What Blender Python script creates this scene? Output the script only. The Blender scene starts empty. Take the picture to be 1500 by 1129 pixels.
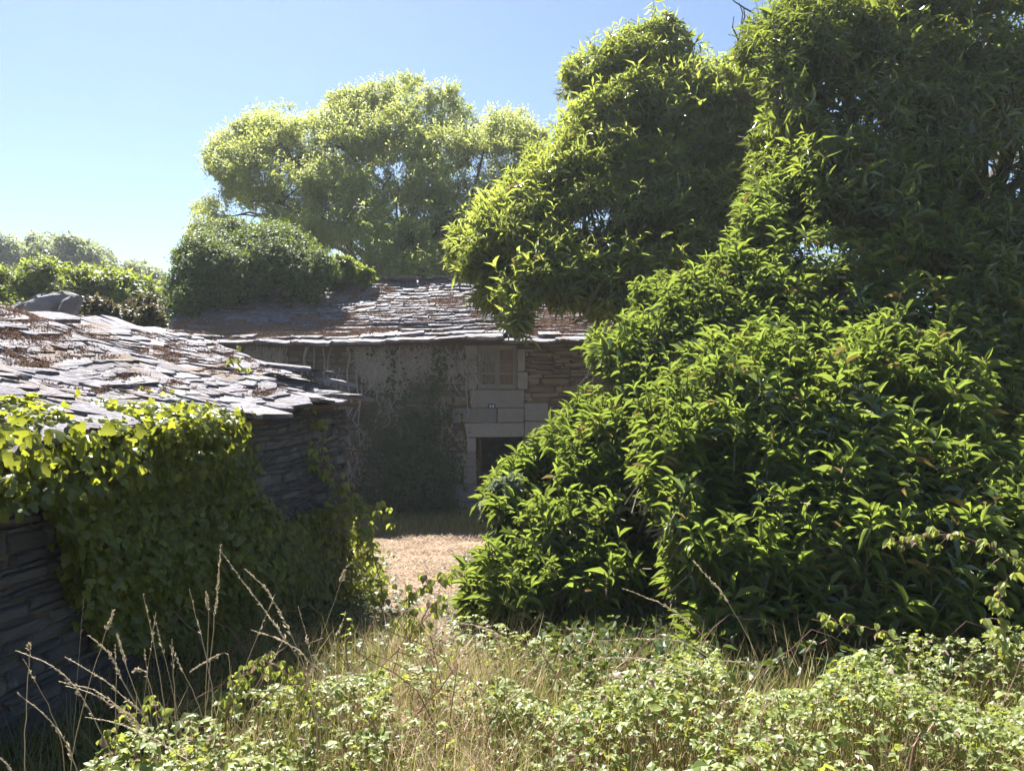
import bpy, math, random
import numpy as np
from mathutils import Matrix, Vector, noise
random.seed(7)
rng = np.random.default_rng(11)
R = math.radians
sc = bpy.context.scene
COL = sc.collection

# ------------------------------------------------------------------ camera, light, exposure
CAMZ = 1.6
HAZE = 0.0008
F = 1127.0                       # focal length in photograph pixels (1500 wide)
cd = bpy.data.cameras.new('camera')
cam = bpy.data.objects.new('camera', cd); COL.objects.link(cam)
cam.location = (0, 0, CAMZ); cam.rotation_euler = (R(90), 0, 0)
cd.sensor_width = 36; cd.lens = 36 * F / 1500; cd.clip_end = 2000; cd.clip_start = 0.05
sc.camera = cam
SUN_EL, SUN_AZ = 52.0, -24.0     # azimuth from +Y, negative to the left
w = bpy.data.worlds.new('World'); sc.world = w; w.use_nodes = True
nt = w.node_tree
sky = nt.nodes.new('ShaderNodeTexSky'); sky.sky_type = 'NISHITA'; sky.sun_disc = False
sky.sun_elevation = R(SUN_EL); sky.sun_rotation = R(SUN_AZ)
sky.air_density = 1.05; sky.dust_density = 0.45; sky.ozone_density = 3.2; sky.altitude = 300
bg = nt.nodes['Background']; bg.inputs[1].default_value = 0.033
nt.links.new(sky.outputs[0], bg.inputs[0])
sl = bpy.data.lights.new('sun', 'SUN'); sl.energy = 4.1; sl.angle = R(0.53); sl.color = (1.0, 0.955, 0.88)
so = bpy.data.objects.new('sun', sl); COL.objects.link(so)
sd = Vector((math.sin(R(SUN_AZ)) * math.cos(R(SUN_EL)), math.cos(R(SUN_AZ)) * math.cos(R(SUN_EL)), math.sin(R(SUN_EL))))
so.rotation_euler = sd.to_track_quat('Z', 'Y').to_euler(); so.location = (0, 0, 40)
sc.view_settings.view_transform = 'Standard'; sc.view_settings.look = 'None'
sc.view_settings.gamma = 1; sc.view_settings.use_curve_mapping = False
sc.view_settings.exposure = 2.28
sc.cycles.use_denoising = True
sc.cycles.max_bounces = 8; sc.cycles.transparent_max_bounces = 8

# ------------------------------------------------------------------ helpers
def W(px, py, Y):
    """photograph pixel at distance Y -> world point"""
    return np.array([(px - 750) / F * Y, Y, CAMZ - (py - 564.5) / F * Y])

def nrm(v):
    v = np.asarray(v, float)
    return v / np.maximum(np.linalg.norm(v, axis=-1, keepdims=True), 1e-9)

def mesh(name, V, Fc, mat=None, smooth=False, attrs=None):
    V = np.asarray(V, np.float32)
    me = bpy.data.meshes.new(name)
    if isinstance(Fc, np.ndarray):
        k = Fc.shape[1]; n = len(Fc)
        me.vertices.add(len(V)); me.vertices.foreach_set('co', V.ravel())
        me.loops.add(n * k); me.loops.foreach_set('vertex_index', Fc.astype(np.int32).ravel())
        me.polygons.add(n)
        me.polygons.foreach_set('loop_start', np.arange(0, n * k, k, dtype=np.int32))
        me.polygons.foreach_set('use_smooth', np.full(n, smooth))
        me.update(calc_edges=True)
    else:
        me.from_pydata([tuple(map(float, v)) for v in V], [], Fc); me.update()
        me.polygons.foreach_set('use_smooth', np.full(len(me.polygons), smooth))
    if attrs:
        for k_, a in attrs.items():
            at = me.attributes.new(k_, 'FLOAT', 'POINT'); at.data.foreach_set('value', np.asarray(a, np.float32))
    if mat: me.materials.append(mat)
    return me

def link(name, me, parent=None, M=None, kind=None):
    o = bpy.data.objects.new(name, me); COL.objects.link(o)
    if M is not None: o.matrix_world = M
    if parent is not None:
        o.parent = parent
        o.matrix_parent_inverse = parent_inv(parent)
    if kind: o['kind'] = kind
    return o

def parent_inv(p):
    return Matrix.Translation(p.location).inverted() if p.type == 'EMPTY' else Matrix.Identity(4)

def tag(o, label, cat, group=None, kind=None):
    o['label'] = label
    if cat: o['category'] = cat
    if group: o['group'] = group
    if kind: o['kind'] = kind
    return o

def thing(name, label, cat, loc, group=None):
    o = bpy.data.objects.new(name, None); COL.objects.link(o); o.location = tuple(float(c) for c in loc)
    o.empty_display_size = .2
    return tag(o, label, cat, group)

def inside(poly, x, y):
    poly = np.asarray(poly, float); x = np.asarray(x); y = np.asarray(y)
    r = np.zeros(x.shape, bool); j = len(poly) - 1
    for i in range(len(poly)):
        xi, yi = poly[i]; xj, yj = poly[j]
        c = ((yi > y) != (yj > y)) & (x < (xj - xi) * (y - yi) / (yj - yi + 1e-12) + xi)
        r ^= c; j = i
    return r

def edge_dist(poly, x, y):
    poly = np.asarray(poly, float); d = np.full(np.shape(x), 1e9)
    for i in range(len(poly)):
        a = poly[i - 1]; b = poly[i]; ab = b - a
        t = np.clip(((x - a[0]) * ab[0] + (y - a[1]) * ab[1]) / (ab @ ab + 1e-9), 0, 1)
        d = np.minimum(d, np.hypot(x - a[0] - t * ab[0], y - a[1] - t * ab[1]))
    return d

class Bag:
    """collects raw triangles"""
    def __init__(s): s.V = []; s.T = []; s.A = []; s.n = 0
    def add(s, V, T, tone=0.5):
        V = np.asarray(V, float).reshape(-1, 3); T = np.asarray(T, int).reshape(-1, 3)
        s.V.append(V); s.T.append(T + s.n); s.n += len(V)
        s.A.append(np.full(len(V), tone) if np.isscalar(tone) else np.asarray(tone))
    def tube(s, P, rad, k=5, tone=0.5, cap=True):
        P = np.asarray(P, float); n = len(P); rad = np.broadcast_to(rad, (n,))
        t = nrm(np.gradient(P, axis=0)); ref = np.array([0.31, 0.17, 0.93]) if abs(t[0][2]) < .9 else np.array([.9, .3, .1])
        a = nrm(np.cross(t, ref)); b = np.cross(t, a)
        an = np.arange(k) * 2 * math.pi / k
        V = (P[:, None] + rad[:, None, None] * (np.cos(an)[None, :, None] * a[:, None] + np.sin(an)[None, :, None] * b[:, None])).reshape(-1, 3)
        T = []
        for i in range(n - 1):
            for j in range(k):
                q = (i * k + j, i * k + (j + 1) % k, (i + 1) * k + (j + 1) % k, (i + 1) * k + j)
                T += [(q[0], q[1], q[2]), (q[0], q[2], q[3])]
        if cap:
            for j in range(1, k - 1): T += [((n - 1) * k, (n - 1) * k + j, (n - 1) * k + j + 1), (0, j + 1, j)]
        s.add(V, T, tone)
    def build(s, name, mat, parent=None, kind=None, smooth=False):
        if not s.n: return None
        me = mesh(name, np.concatenate(s.V), np.concatenate(s.T), mat, smooth, {'tone': np.concatenate(s.A)})
        return link(name, me, parent, None, kind)

def wiggle(a, b, n, amp, sag=0.0):
    a = np.asarray(a, float); b = np.asarray(b, float); t = np.linspace(0, 1, n)[:, None]
    L = np.linalg.norm(b - a); P = a + (b - a) * t
    off = rng.normal(0, 1, (n, 3)); off = (off + np.roll(off, 1, 0)) * .5
    P = P + off * amp * L * np.sin(t * math.pi) ; P[:, 2] += sag * L * np.sin(t[:, 0] * math.pi)
    return P

def many_tubes(P, rad, k=3):
    """P (N,n,3) polylines, rad (n,) or (N,n): all thin stems at once -> V, T"""
    N, n, _ = P.shape
    t = nrm(np.gradient(P, axis=1)); ref = nrm(np.array([.35, .8, .25]))
    a = nrm(np.cross(t, ref)); b = np.cross(t, a)
    rad = np.broadcast_to(rad, (N, n)); an = np.arange(k) * 2 * math.pi / k
    V = P[:, :, None] + rad[:, :, None, None] * (np.cos(an)[None, None, :, None] * a[:, :, None] + np.sin(an)[None, None, :, None] * b[:, :, None])
    T = []
    for i in range(n - 1):
        for j in range(k):
            q = (i * k + j, i * k + (j + 1) % k, (i + 1) * k + (j + 1) % k, (i + 1) * k + j)
            T += [(q[0], q[1], q[2]), (q[0], q[2], q[3])]
    T = np.array(T)[None] + (np.arange(N) * n * k)[:, None, None]
    return V.reshape(-1, 3), T.reshape(-1, 3)

# ------------------------------------------------------------------ leaf shapes (x along, y across, z normal)
def leaf_proto(secs, curve=-.18, fold=.10, wave=0.0):
    """secs: [(x, halfwidth)], base and tip are points"""
    V = [(0, 0, 0)]; T = []
    for i, (x, h) in enumerate(secs):
        z = curve * x * x
        V += [(x, h, z + fold * h * 2 + wave * (-1) ** i), (x, 0, z), (x, -h, z + fold * h * 2 - wave * (-1) ** i)]
    V.append((1, 0, curve))
    T += [(0, 2, 1), (0, 3, 2)]
    for i in range(len(secs) - 1):
        a = 1 + 3 * i; b = a + 3
        T += [(a, a + 1, b + 1), (a, b + 1, b), (a + 1, a + 2, b + 2), (a + 1, b + 2, b + 1)]
    a = 1 + 3 * (len(secs) - 1); t = len(V) - 1
    T += [(a, a + 1, t), (a + 1, a + 2, t)]
    return np.array(V, float), np.array(T)
CHESTNUT = leaf_proto([(.3, .38), (.68, .42)], -.30, .25)
CHESTNUT_FINE = leaf_proto([(.12, .2), (.32, .42), (.55, .5), (.8, .3)], -.32, .25, .01)
SIMPLE = (np.array([(0, 0, 0), (.45, .5, .08), (.45, -.5, .08), (1, 0, -.2)], float), np.array([(0, 2, 1), (1, 2, 3)]))
MID4 = (np.array([(0, 0, 0), (.45, .5, .06), (.48, 0, -.04), (.45, -.5, .06), (1, 0, -.28)], float), np.array([(0, 2, 1), (0, 3, 2), (1, 2, 4), (2, 3, 4)]))
OVATE = leaf_proto([(.2, .42), (.55, .46)], -.22, .18)
def ivy_proto():
    o = [(0, 0), (.05, .42), (.35, .55), (.42, .3), (.72, .3), (1, 0), (.72, -.3), (.42, -.3), (.35, -.55), (.05, -.42)]
    V = [(.32, 0, .05)] + [(x, y, -.12 * (x * x + y * y * 1.5)) for x, y in o]
    return np.array(V, float), np.array([(0, 1 + i, 1 + (i + 1) % 10) for i in range(10)])
IVY = ivy_proto()
IVY_SMALL = (np.array([(0, 0, 0), (.3, .5, .0), (1, 0, -.15), (.3, -.5, 0)], float), np.array([(0, 2, 1), (0, 3, 2)]))
BLADE = (np.array([(0, .5, 0), (0, -.5, 0), (.5, .38, .04), (.5, -.38, .04), (1, 0, -.1)], float), np.array([(0, 1, 3), (0, 3, 2), (2, 3, 4)]))

def basis(D, Nn):
    X = nrm(D); Z = Nn - X * np.sum(X * Nn, -1, keepdims=True); Z = nrm(Z)
    return X, np.cross(Z, X), Z

def build_leaves(name, O, D, Nn, L, Wd, tone, proto, mat, parent, single=0, fine=None, kind='stuff', rest='foliage'):
    """leaves at O along D with face normal N; the `single` largest in view become leaf objects of their own"""
    N = len(O); L = np.broadcast_to(L, (N,)).astype(float); Wd = np.broadcast_to(Wd, (N,)).astype(float); tone = np.broadcast_to(tone, (N,)).astype(float)
    X, Yv, Z = basis(D, Nn)
    keep = np.ones(N, bool)
    if single:
        dist = np.linalg.norm(O - np.array([0, 0, CAMZ]), axis=1)
        px = 750 + F * O[:, 0] / np.maximum(O[:, 1], .1); py = 564.5 - F * (O[:, 2] - CAMZ) / np.maximum(O[:, 1], .1)
        vis = (px > 5) & (px < 1495) & (py > 5) & (py < 1124)
        cell = (px // 9).astype(int) * 1000 + (py // 9).astype(int)
        idx = np.where(vis)[0]; idx = idx[np.argsort(dist[idx])]
        _, first = np.unique(cell[idx], return_index=True); cand = idx[first]
        view = nrm(O[cand] - np.array([0, 0, CAMZ]))
        size = L[cand] * Wd[cand] * np.abs(np.sum(view * Z[cand], 1)) / dist[cand] ** 2
        pick = cand[np.argsort(-size)[:single]]
        keep[pick] = False
        pv, pt = fine if fine is not None else proto
        vers = []
        for q in range(4):
            vers.append(mesh('leaf', pv, pt, mat, True, {'tone': np.full(len(pv), q / 3.0)}))
        for i in pick:
            M = Matrix.Identity(4)
            for r in range(3):
                M[r][0] = X[i, r] * L[i]; M[r][1] = Yv[i, r] * Wd[i]; M[r][2] = Z[i, r] * L[i]; M[r][3] = O[i, r]
            link('leaf', vers[int(round(min(1, max(0, tone[i])) * 3))], parent, M)
    k = np.where(keep)[0]; V0, T0 = proto; nv = len(V0)
    V = O[k][:, None] + (L[k][:, None, None] * V0[None, :, 0, None]) * X[k][:, None] + (Wd[k][:, None, None] * V0[None, :, 1, None]) * Yv[k][:, None] + (L[k][:, None, None] * V0[None, :, 2, None]) * Z[k][:, None]
    T = T0[None] + (np.arange(len(k)) * nv)[:, None, None]
    me = mesh(rest, V.reshape(-1, 3), T.reshape(-1, 3), mat, False, {'tone': np.repeat(tone[k], nv)})
    return link(rest, me, parent, None, kind)

def clumps(poly, Yf, thick, n, rmin, rmax, fill=1.0):
    """random leaf masses (centre, radius in metres) filling an outline with real depth"""
    poly = np.asarray(poly, float); lo = poly.min(0); hi = poly.max(0); out = []; tries = 0
    dmax = 0
    pts = rng.uniform(lo, hi, (4000, 2)); pts = pts[inside(poly, pts[:, 0], pts[:, 1])]
    ed = edge_dist(poly, pts[:, 0], pts[:, 1]); dmax = ed.max()
    for p, d in zip(pts, ed):
        Y0 = Yf(p[0], p[1]) if callable(Yf) else Yf
        rp = d * 1.0 + 2; rm = rp * Y0 / F
        if rm < rmin: continue
        r = min(rm, rng.uniform(rmin, rmax) if rng.random() < .7 else rmax)
        dep = thick * rng.uniform(-1, 1) * math.sqrt(min(1, d / (dmax * .7)))
        Y = Y0 + dep
        c = W(p[0], p[1], Y)
        ok = all(np.linalg.norm(c - q[0]) > fill * .75 * (r + q[1]) * .9 for q in out)
        if ok: out.append((c, r))
        if len(out) >= n: break
    return out

def tips_on(cl, ntips, up=.45, shell=(.55, 1.08), zmin=-.75, sprays=9, lat=.17):
    """shoot tips gathered in sprays that leave each leaf mass at random, so that its outline is broken"""
    rr = np.array([c[1] for c in cl]); C = np.array([c[0] for c in cl])
    pr = rr ** 2 / (rr ** 2).sum(); ci = rng.choice(len(cl), ntips, p=pr)
    K = len(cl) * sprays
    US = nrm(rng.normal(0, 1, (K, 3)) + np.array([0, 0, .25])); US[:, 2] = np.maximum(US[:, 2], zmin); US = nrm(US); reach = rng.uniform(.75, 1.28, K)
    si = ci * sprays + rng.integers(0, sprays, ntips)
    s = rng.uniform(shell[0] ** 1.5, shell[1] ** 1.5, ntips) ** (1 / 1.5)
    U = nrm(US[si] + rng.normal(0, lat * 1.6, (ntips, 3)))
    s2 = s * reach[si]
    P = C[ci] + U * (s2 * rr[ci])[:, None] + np.array([0, 0, -1]) * ((s2 ** 2) * rr[ci] * .08)[:, None]
    D = nrm(U * 1.0 + np.array([0, 0, up]) + rng.normal(0, .28, (ntips, 3)))
    return P, D, C[ci], rr[ci], s

_G = np.random.default_rng(5).uniform(-1, 1, (32, 32, 32))
def vnoise(P, f, o=0.0):
    Q = P * f + 100.3 + o; I = np.floor(Q).astype(int); t = Q - I; t = t * t * (3 - 2 * t); v = 0
    for dx in (0, 1):
        for dy in (0, 1):
            for dz in (0, 1):
                w_ = (t[:, 0] if dx else 1 - t[:, 0]) * (t[:, 1] if dy else 1 - t[:, 1]) * (t[:, 2] if dz else 1 - t[:, 2])
                v = v + w_ * _G[(I[:, 0] + dx) % 32, (I[:, 1] + dy) % 32, (I[:, 2] + dz) % 32]
    return v
def mass_tips(poly, Yf, thick, n, f0, thr, ragged, up):
    """shoot tips on the surfaces of an irregular noise-shaped leaf volume inside an outline with depth"""
    poly = np.asarray(poly, float); lo = poly.min(0) - ragged; hi = poly.max(0) + ragged; out = []; got = 0
    fld = lambda P: vnoise(P * [1, 1, 1.35], f0) + .55 * vnoise(P, f0 * 2.3, 7) + .35 * vnoise(P, f0 * 5.1, 13)
    while got < n:
        m = n * 6; xy = rng.uniform(lo, hi, (m, 2)); d = edge_dist(poly, xy[:, 0], xy[:, 1]) * np.where(inside(poly, xy[:, 0], xy[:, 1]), 1, -1)
        k = d > -ragged; xy = xy[k]; d = d[k]
        Y = np.array([Yf(x, y) for x, y in xy]) if callable(Yf) else np.full(len(xy), float(Yf))
        Y = Y + thick * rng.uniform(-1, .7, len(xy)) * np.sqrt(np.clip(d / 60 + .25, .15, 1))
        P = np.stack([(xy[:, 0] - 750) / F * Y, Y, CAMZ - (xy[:, 1] - 564.5) / F * Y], 1)
        v = fld(P) + .4 - np.clip(1 - (d + ragged) / (2.6 * ragged), 0, 1) * .7
        k = (v > thr) & ((v < thr + .55) | (rng.random(len(v)) < .25)); out.append(np.column_stack([P[k], v[k]])); got += k.sum()
    A = np.concatenate(out)[:n]; P = A[:, :3]; v = A[:, 3]; e = .12 / f0
    g = np.stack([fld(P + np.eye(3)[i] * e) - fld(P - np.eye(3)[i] * e) for i in range(3)], 1)
    D = nrm(-nrm(g) * .8 + np.array([0, -.12, up]) + rng.normal(0, .3, P.shape))
    # leader shoots that stand out of the mass
    ld = rng.random(len(P)) < .28; o_ = np.where(ld, rng.uniform(.15, .9, len(P)), 0)[:, None] * min(.42, .38 / f0)
    D = np.where(ld[:, None], nrm(D + np.array([0, 0, up + .2])), D); P = P + D * o_
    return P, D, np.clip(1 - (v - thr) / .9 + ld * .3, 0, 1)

def rosettes(P, D, k, L, Wd, droop=.35, spread=(.55, 1.35), back=.12, dl=.25):
    """k leaves around each shoot tip"""
    n = len(P); ref = nrm(rng.normal(0, 1, (n, 3))); A = nrm(np.cross(D, ref)); B = np.cross(D, A)
    O = []; DD = []; NN = []; LL = []; AGE = []
    for j in range(k):
        f = j / max(1, k - 1)
        an = j * 2.4 + rng.uniform(-.5, .5, n); al = spread[0] + (spread[1] - spread[0]) * f + rng.normal(0, .22, n)
        rad = np.cos(an)[:, None] * A + np.sin(an)[:, None] * B
        d = np.cos(al)[:, None] * D + np.sin(al)[:, None] * rad
        d[:, 2] -= droop * f + rng.uniform(0, .2, n)
        nn = D * .8 + np.array([0, 0, .6]) - rad * .2 + rng.normal(0, .25, (n, 3))
        O.append(P - D * (back * f)); DD.append(nrm(d)); NN.append(nn)
        LL.append(L * (1 - dl * (1 - f)) * rng.uniform(.75, 1.2, n)); AGE.append(np.clip(1 - f + rng.normal(0, .15, n), 0, 1))
    O = np.concatenate(O); DD = np.concatenate(DD); NN = np.concatenate(NN); LL = np.concatenate(LL); AGE = np.concatenate(AGE)
    return O, DD, NN, LL, LL * Wd / L, AGE

# ------------------------------------------------------------------ materials
def newmat(name):
    m = bpy.data.materials.new(name); m.use_nodes = True; n = m.node_tree; n.nodes.clear()
    return m, n, n.nodes, n.links
def rgb(c): return (c[0], c[1], c[2], 1)
def ramp(nodes, stops):
    r = nodes.new('ShaderNodeValToRGB'); e = r.color_ramp.elements
    e[0].position, e[0].color = stops[0][0], rgb(stops[0][1]); e[1].position, e[1].color = stops[-1][0], rgb(stops[-1][1])
    for p, c in stops[1:-1]: q = e.new(p); q.color = rgb(c)
    return r
def math_(nodes, links, op, a, b):
    m = nodes.new('ShaderNodeMath'); m.operation = op
    for i, v in enumerate((a, b)):
        if isinstance(v, (int, float)): m.inputs[i].default_value = v
        else: links.new(v, m.inputs[i])
    return m.outputs[0]
def rnd(nodes, links):
    """a random number for each piece: object random + island random"""
    oi = nodes.new('ShaderNodeObjectInfo'); g = nodes.new('ShaderNodeNewGeometry')
    return math_(nodes, links, 'FRACT', math_(nodes, links, 'ADD', oi.outputs['Random'], g.outputs['Random Per Island']), 0)
def noise_(nodes, links, scale, detail=4, rough=.6, vec=None, obj=False, stretch=None):
    n = nodes.new('ShaderNodeTexNoise'); n.inputs['Scale'].default_value = scale; n.inputs['Detail'].default_value = detail
    n.inputs['Roughness'].default_value = rough
    if vec is None:
        g = nodes.new('ShaderNodeNewGeometry'); vec = g.outputs['Position']
    if stretch:
        mp = nodes.new('ShaderNodeMapping'); mp.inputs['Scale'].default_value = stretch; links.new(vec, mp.inputs[0]); vec = mp.outputs[0]
    links.new(vec, n.inputs['Vector']); return n

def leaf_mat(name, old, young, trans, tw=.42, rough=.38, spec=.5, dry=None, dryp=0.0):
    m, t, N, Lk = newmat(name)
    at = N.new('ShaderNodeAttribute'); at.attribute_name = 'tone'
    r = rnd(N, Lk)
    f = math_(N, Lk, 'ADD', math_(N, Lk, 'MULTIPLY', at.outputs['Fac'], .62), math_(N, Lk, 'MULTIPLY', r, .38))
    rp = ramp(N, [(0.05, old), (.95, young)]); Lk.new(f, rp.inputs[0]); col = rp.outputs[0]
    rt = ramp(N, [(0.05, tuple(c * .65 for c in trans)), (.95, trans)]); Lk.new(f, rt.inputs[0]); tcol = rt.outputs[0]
    if dry:
        gt = math_(N, Lk, 'GREATER_THAN', math_(N, Lk, 'FRACT', math_(N, Lk, 'MULTIPLY', r, 17.3), 0), 1 - dryp)
        for k in (0, 1):
            mx = N.new('ShaderNodeMix'); mx.data_type = 'RGBA'; Lk.new(gt, mx.inputs[0])
            Lk.new((col, tcol)[k], mx.inputs[6]); mx.inputs[7].default_value = rgb(dry)
            if k == 0: c2 = mx.outputs[2]
            else: tcol = mx.outputs[2]
        col = c2
    b = N.new('ShaderNodeBsdfPrincipled'); Lk.new(col, b.inputs['Base Color']); b.inputs['Roughness'].default_value = rough
    b.inputs['Specular IOR Level'].default_value = spec
    tr = N.new('ShaderNodeBsdfTranslucent'); Lk.new(tcol, tr.inputs[0])
    mx = N.new('ShaderNodeMixShader'); mx.inputs[0].default_value = tw; Lk.new(b.outputs[0], mx.inputs[1]); Lk.new(tr.outputs[0], mx.inputs[2])
    o = N.new('ShaderNodeOutputMaterial'); Lk.new(mx.outputs[0], o.inputs[0]); return m

def stone_mat(name, stops, scale=6, bump=.6, rough=.85, spots=None, spotp=.62, spec=.3, stretch=(1, 1, 3), spotscale=9, extra=None):
    m, t, N, Lk = newmat(name)
    r = rnd(N, Lk)
    n1 = noise_(N, Lk, scale, 6, .65, stretch=stretch)
    f = math_(N, Lk, 'ADD', math_(N, Lk, 'MULTIPLY', r, .5), math_(N, Lk, 'MULTIPLY', n1.outputs[0], .55))
    rp = ramp(N, stops); Lk.new(f, rp.inputs[0]); col = rp.outputs[0]
    for (sc_, p0, p1, c) in (spots or []):
        n2 = noise_(N, Lk, sc_, 5, .6); q = ramp(N, [(p0, (0, 0, 0)), (p1, (1, 1, 1))]); Lk.new(n2.outputs[0], q.inputs[0])
        mx = N.new('ShaderNodeMix'); mx.data_type = 'RGBA'; Lk.new(q.outputs[0], mx.inputs[0]); Lk.new(col, mx.inputs[6]); mx.inputs[7].default_value = rgb(c); col = mx.outputs[2]
    b = N.new('ShaderNodeBsdfPrincipled'); Lk.new(col, b.inputs['Base Color']); b.inputs['Roughness'].default_value = rough
    b.inputs['Specular IOR Level'].default_value = spec
    n3 = noise_(N, Lk, scale * 5, 8, .7, stretch=stretch); bp = N.new('ShaderNodeBump'); bp.inputs['Strength'].default_value = bump; bp.inputs['Distance'].default_value = .03
    Lk.new(n3.outputs[0], bp.inputs['Height']); Lk.new(bp.outputs[0], b.inputs['Normal'])
    o = N.new('ShaderNodeOutputMaterial'); Lk.new(b.outputs[0], o.inputs[0]); return m

M_slate = stone_mat('slate', [(.1, (.095, .088, .108)), (.5, (.185, .172, .205)), (.9, (.30, .285, .315))], 4, 1.2, .75,
                    spots=[(14, .55, .66, (.36, .35, .33)), (2.6, .54, .66, (.15, .10, .075)), (38, .6, .66, (.07, .065, .065)), (22, .64, .70, (.24, .21, .10))], spec=.22, stretch=(1, 1, 1))
M_schist = stone_mat('schist_stone', [(.1, (.07, .066, .066)), (.5, (.155, .142, .132)), (.85, (.25, .22, .18))], 3, 1.0, .85,
                     spots=[(1.1, .52, .66, (.15, .10, .055)), (7, .62, .7, (.25, .24, .22))])
M_schist_blue = stone_mat('blue_schist_stone', [(.1, (.055, .055, .064)), (.5, (.115, .113, .128)), (.85, (.18, .172, .175))], 3, 1.1, .8,
                     spots=[(1.0, .56, .68, (.14, .10, .065)), (7, .62, .7, (.22, .22, .23))])
M_schist_warm = stone_mat('schist_stone_ochre', [(.1, (.10, .085, .07)), (.5, (.19, .155, .115)), (.85, (.29, .235, .165))], 3, .8, .85,
                          spots=[(7, .62, .72, (.33, .31, .27))])
M_granite = stone_mat('granite', [(.15, (.15, .145, .145)), (.5, (.235, .226, .225)), (.9, (.32, .305, .295))], 5, .35, .8,
                      spots=[(60, .58, .64, (.14, .13, .13)), (1.6, .56, .7, (.20, .185, .15))], stretch=(1, 1, 1))
M_mortar = stone_mat('earth_mortar', [(.1, (.06, .05, .04)), (.9, (.15, .12, .09))], 8, .8, .95, stretch=(1, 1, 1))
M_rock = stone_mat('weathered_rock', [(.1, (.09, .088, .09)), (.9, (.25, .24, .24))], 4, 1, .75, stretch=(1, 1, 2))
M_moss = leaf_mat('dry_moss', (.14, .085, .055), (.34, .21, .14), (.32, .17, .09), .15, .9, .1)
M_wood = stone_mat('grey_wood', [(.1, (.17, .155, .14)), (.9, (.31, .285, .26))], 12, .3, .8, stretch=(6, 6, .6))
M_dark_wood = stone_mat('brown_boards', [(.1, (.055, .032, .02)), (.9, (.16, .09, .05))], 8, .4, .8, stretch=(8, 8, .5))
M_old_wood = stone_mat('old_rafter_wood', [(.1, (.06, .045, .035)), (.9, (.15, .11, .08))], 8, .5, .9, stretch=(1, 6, 6))
M_bark = stone_mat('bark', [(.1, (.055, .045, .038)), (.9, (.15, .13, .11))], 9, 1, .9, stretch=(2, 2, .6))
M_twig = stone_mat('twig', [(.1, (.10, .08, .05)), (.9, (.20, .17, .11))], 5, .2, .8, stretch=(1, 1, 1))
M_redstem = stone_mat('bramble_stem', [(.1, (.18, .08, .06)), (.9, (.30, .18, .13))], 5, .2, .6, stretch=(1, 1, 1))
M_deadvine = stone_mat('dead_creeper', [(.1, (.16, .152, .145)), (.9, (.42, .40, .385))], 7, .2, .9, stretch=(1, 1, 1))
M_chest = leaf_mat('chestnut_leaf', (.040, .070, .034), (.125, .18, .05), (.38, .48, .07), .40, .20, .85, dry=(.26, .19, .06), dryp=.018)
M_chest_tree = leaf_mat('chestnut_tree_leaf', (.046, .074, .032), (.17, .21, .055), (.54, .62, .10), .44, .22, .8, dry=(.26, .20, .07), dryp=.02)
M_chest_dark = leaf_mat('chestnut_dark_leaf', (.036, .060, .028), (.12, .165, .045), (.38, .46, .06), .38, .22, .8)  # darker tone of the chestnut leaf for the upper right tree
M_ash = leaf_mat('ash_leaf', (.13, .175, .06), (.27, .32, .10), (.60, .66, .16), .48, .5, .3)
M_bush = leaf_mat('bush_leaf', (.034, .062, .02), (.11, .165, .035), (.28, .38, .03), .3, .55, .2)
M_yew = leaf_mat('hedge_leaf', (.05, .085, .022), (.17, .225, .04), (.42, .5, .06), .42, .5, .25)
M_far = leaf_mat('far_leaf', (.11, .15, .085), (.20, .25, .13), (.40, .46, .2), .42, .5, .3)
M_ivy = leaf_mat('ivy_leaf', (.042, .062, .016), (.16, .19, .03), (.52, .56, .05), .40, .30, .5)
M_bram = leaf_mat('bramble_leaf', (.10, .14, .04), (.26, .30, .09), (.48, .53, .09), .38, .45, .4, dry=(.26, .18, .13), dryp=.06)
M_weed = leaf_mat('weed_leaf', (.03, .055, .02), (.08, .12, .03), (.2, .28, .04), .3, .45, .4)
M_grass = leaf_mat('grass_blade', (.085, .13, .025), (.19, .22, .05), (.32, .36, .06), .4, .5, .3, dry=(.42, .33, .17), dryp=.45)
M_drygrass = leaf_mat('dry_grass_blade', (.20, .21, .06), (.42, .38, .17), (.42, .40, .14), .35, .5, .3, dry=(.50, .38, .22), dryp=.45)
M_straw = leaf_mat('dry_straw', (.22, .15, .10), (.50, .385, .275), (.46, .35, .22), .25, .6, .3)
M_seed = leaf_mat('dry_grass_stalk', (.46, .37, .25), (.70, .61, .47), (.6, .5, .34), .35, .5, .3)
M_clem = leaf_mat('grey_fluff_leaf', (.10, .14, .075), (.26, .30, .22), (.3, .36, .2), .3, .6, .3)
def plain(name, c, rough=.7, spec=.3):
    m, t, N, Lk = newmat(name); b = N.new('ShaderNodeBsdfPrincipled'); n = noise_(N, Lk, 14, 4, .6)
    rp = ramp(N, [(.3, tuple(x * .75 for x in c)), (.7, c)]); Lk.new(n.outputs[0], rp.inputs[0]); Lk.new(rp.outputs[0], b.inputs['Base Color'])
    b.inputs['Roughness'].default_value = rough; b.inputs['Specular IOR Level'].default_value = spec
    o = N.new('ShaderNodeOutputMaterial'); Lk.new(b.outputs[0], o.inputs[0]); return m
M_plate = plain('enamel_plate', (.02, .025, .09), .3, .5); M_white = plain('white_enamel', (.75, .75, .78), .4)
M_curtain = plain('faded_curtain', (.26, .24, .20), .9); M_boardp = plain('inner_shutter', (.26, .12, .05), .8)
M_grey_pl = plain('grey_plaster', (.33, .31, .29), .9)
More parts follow.
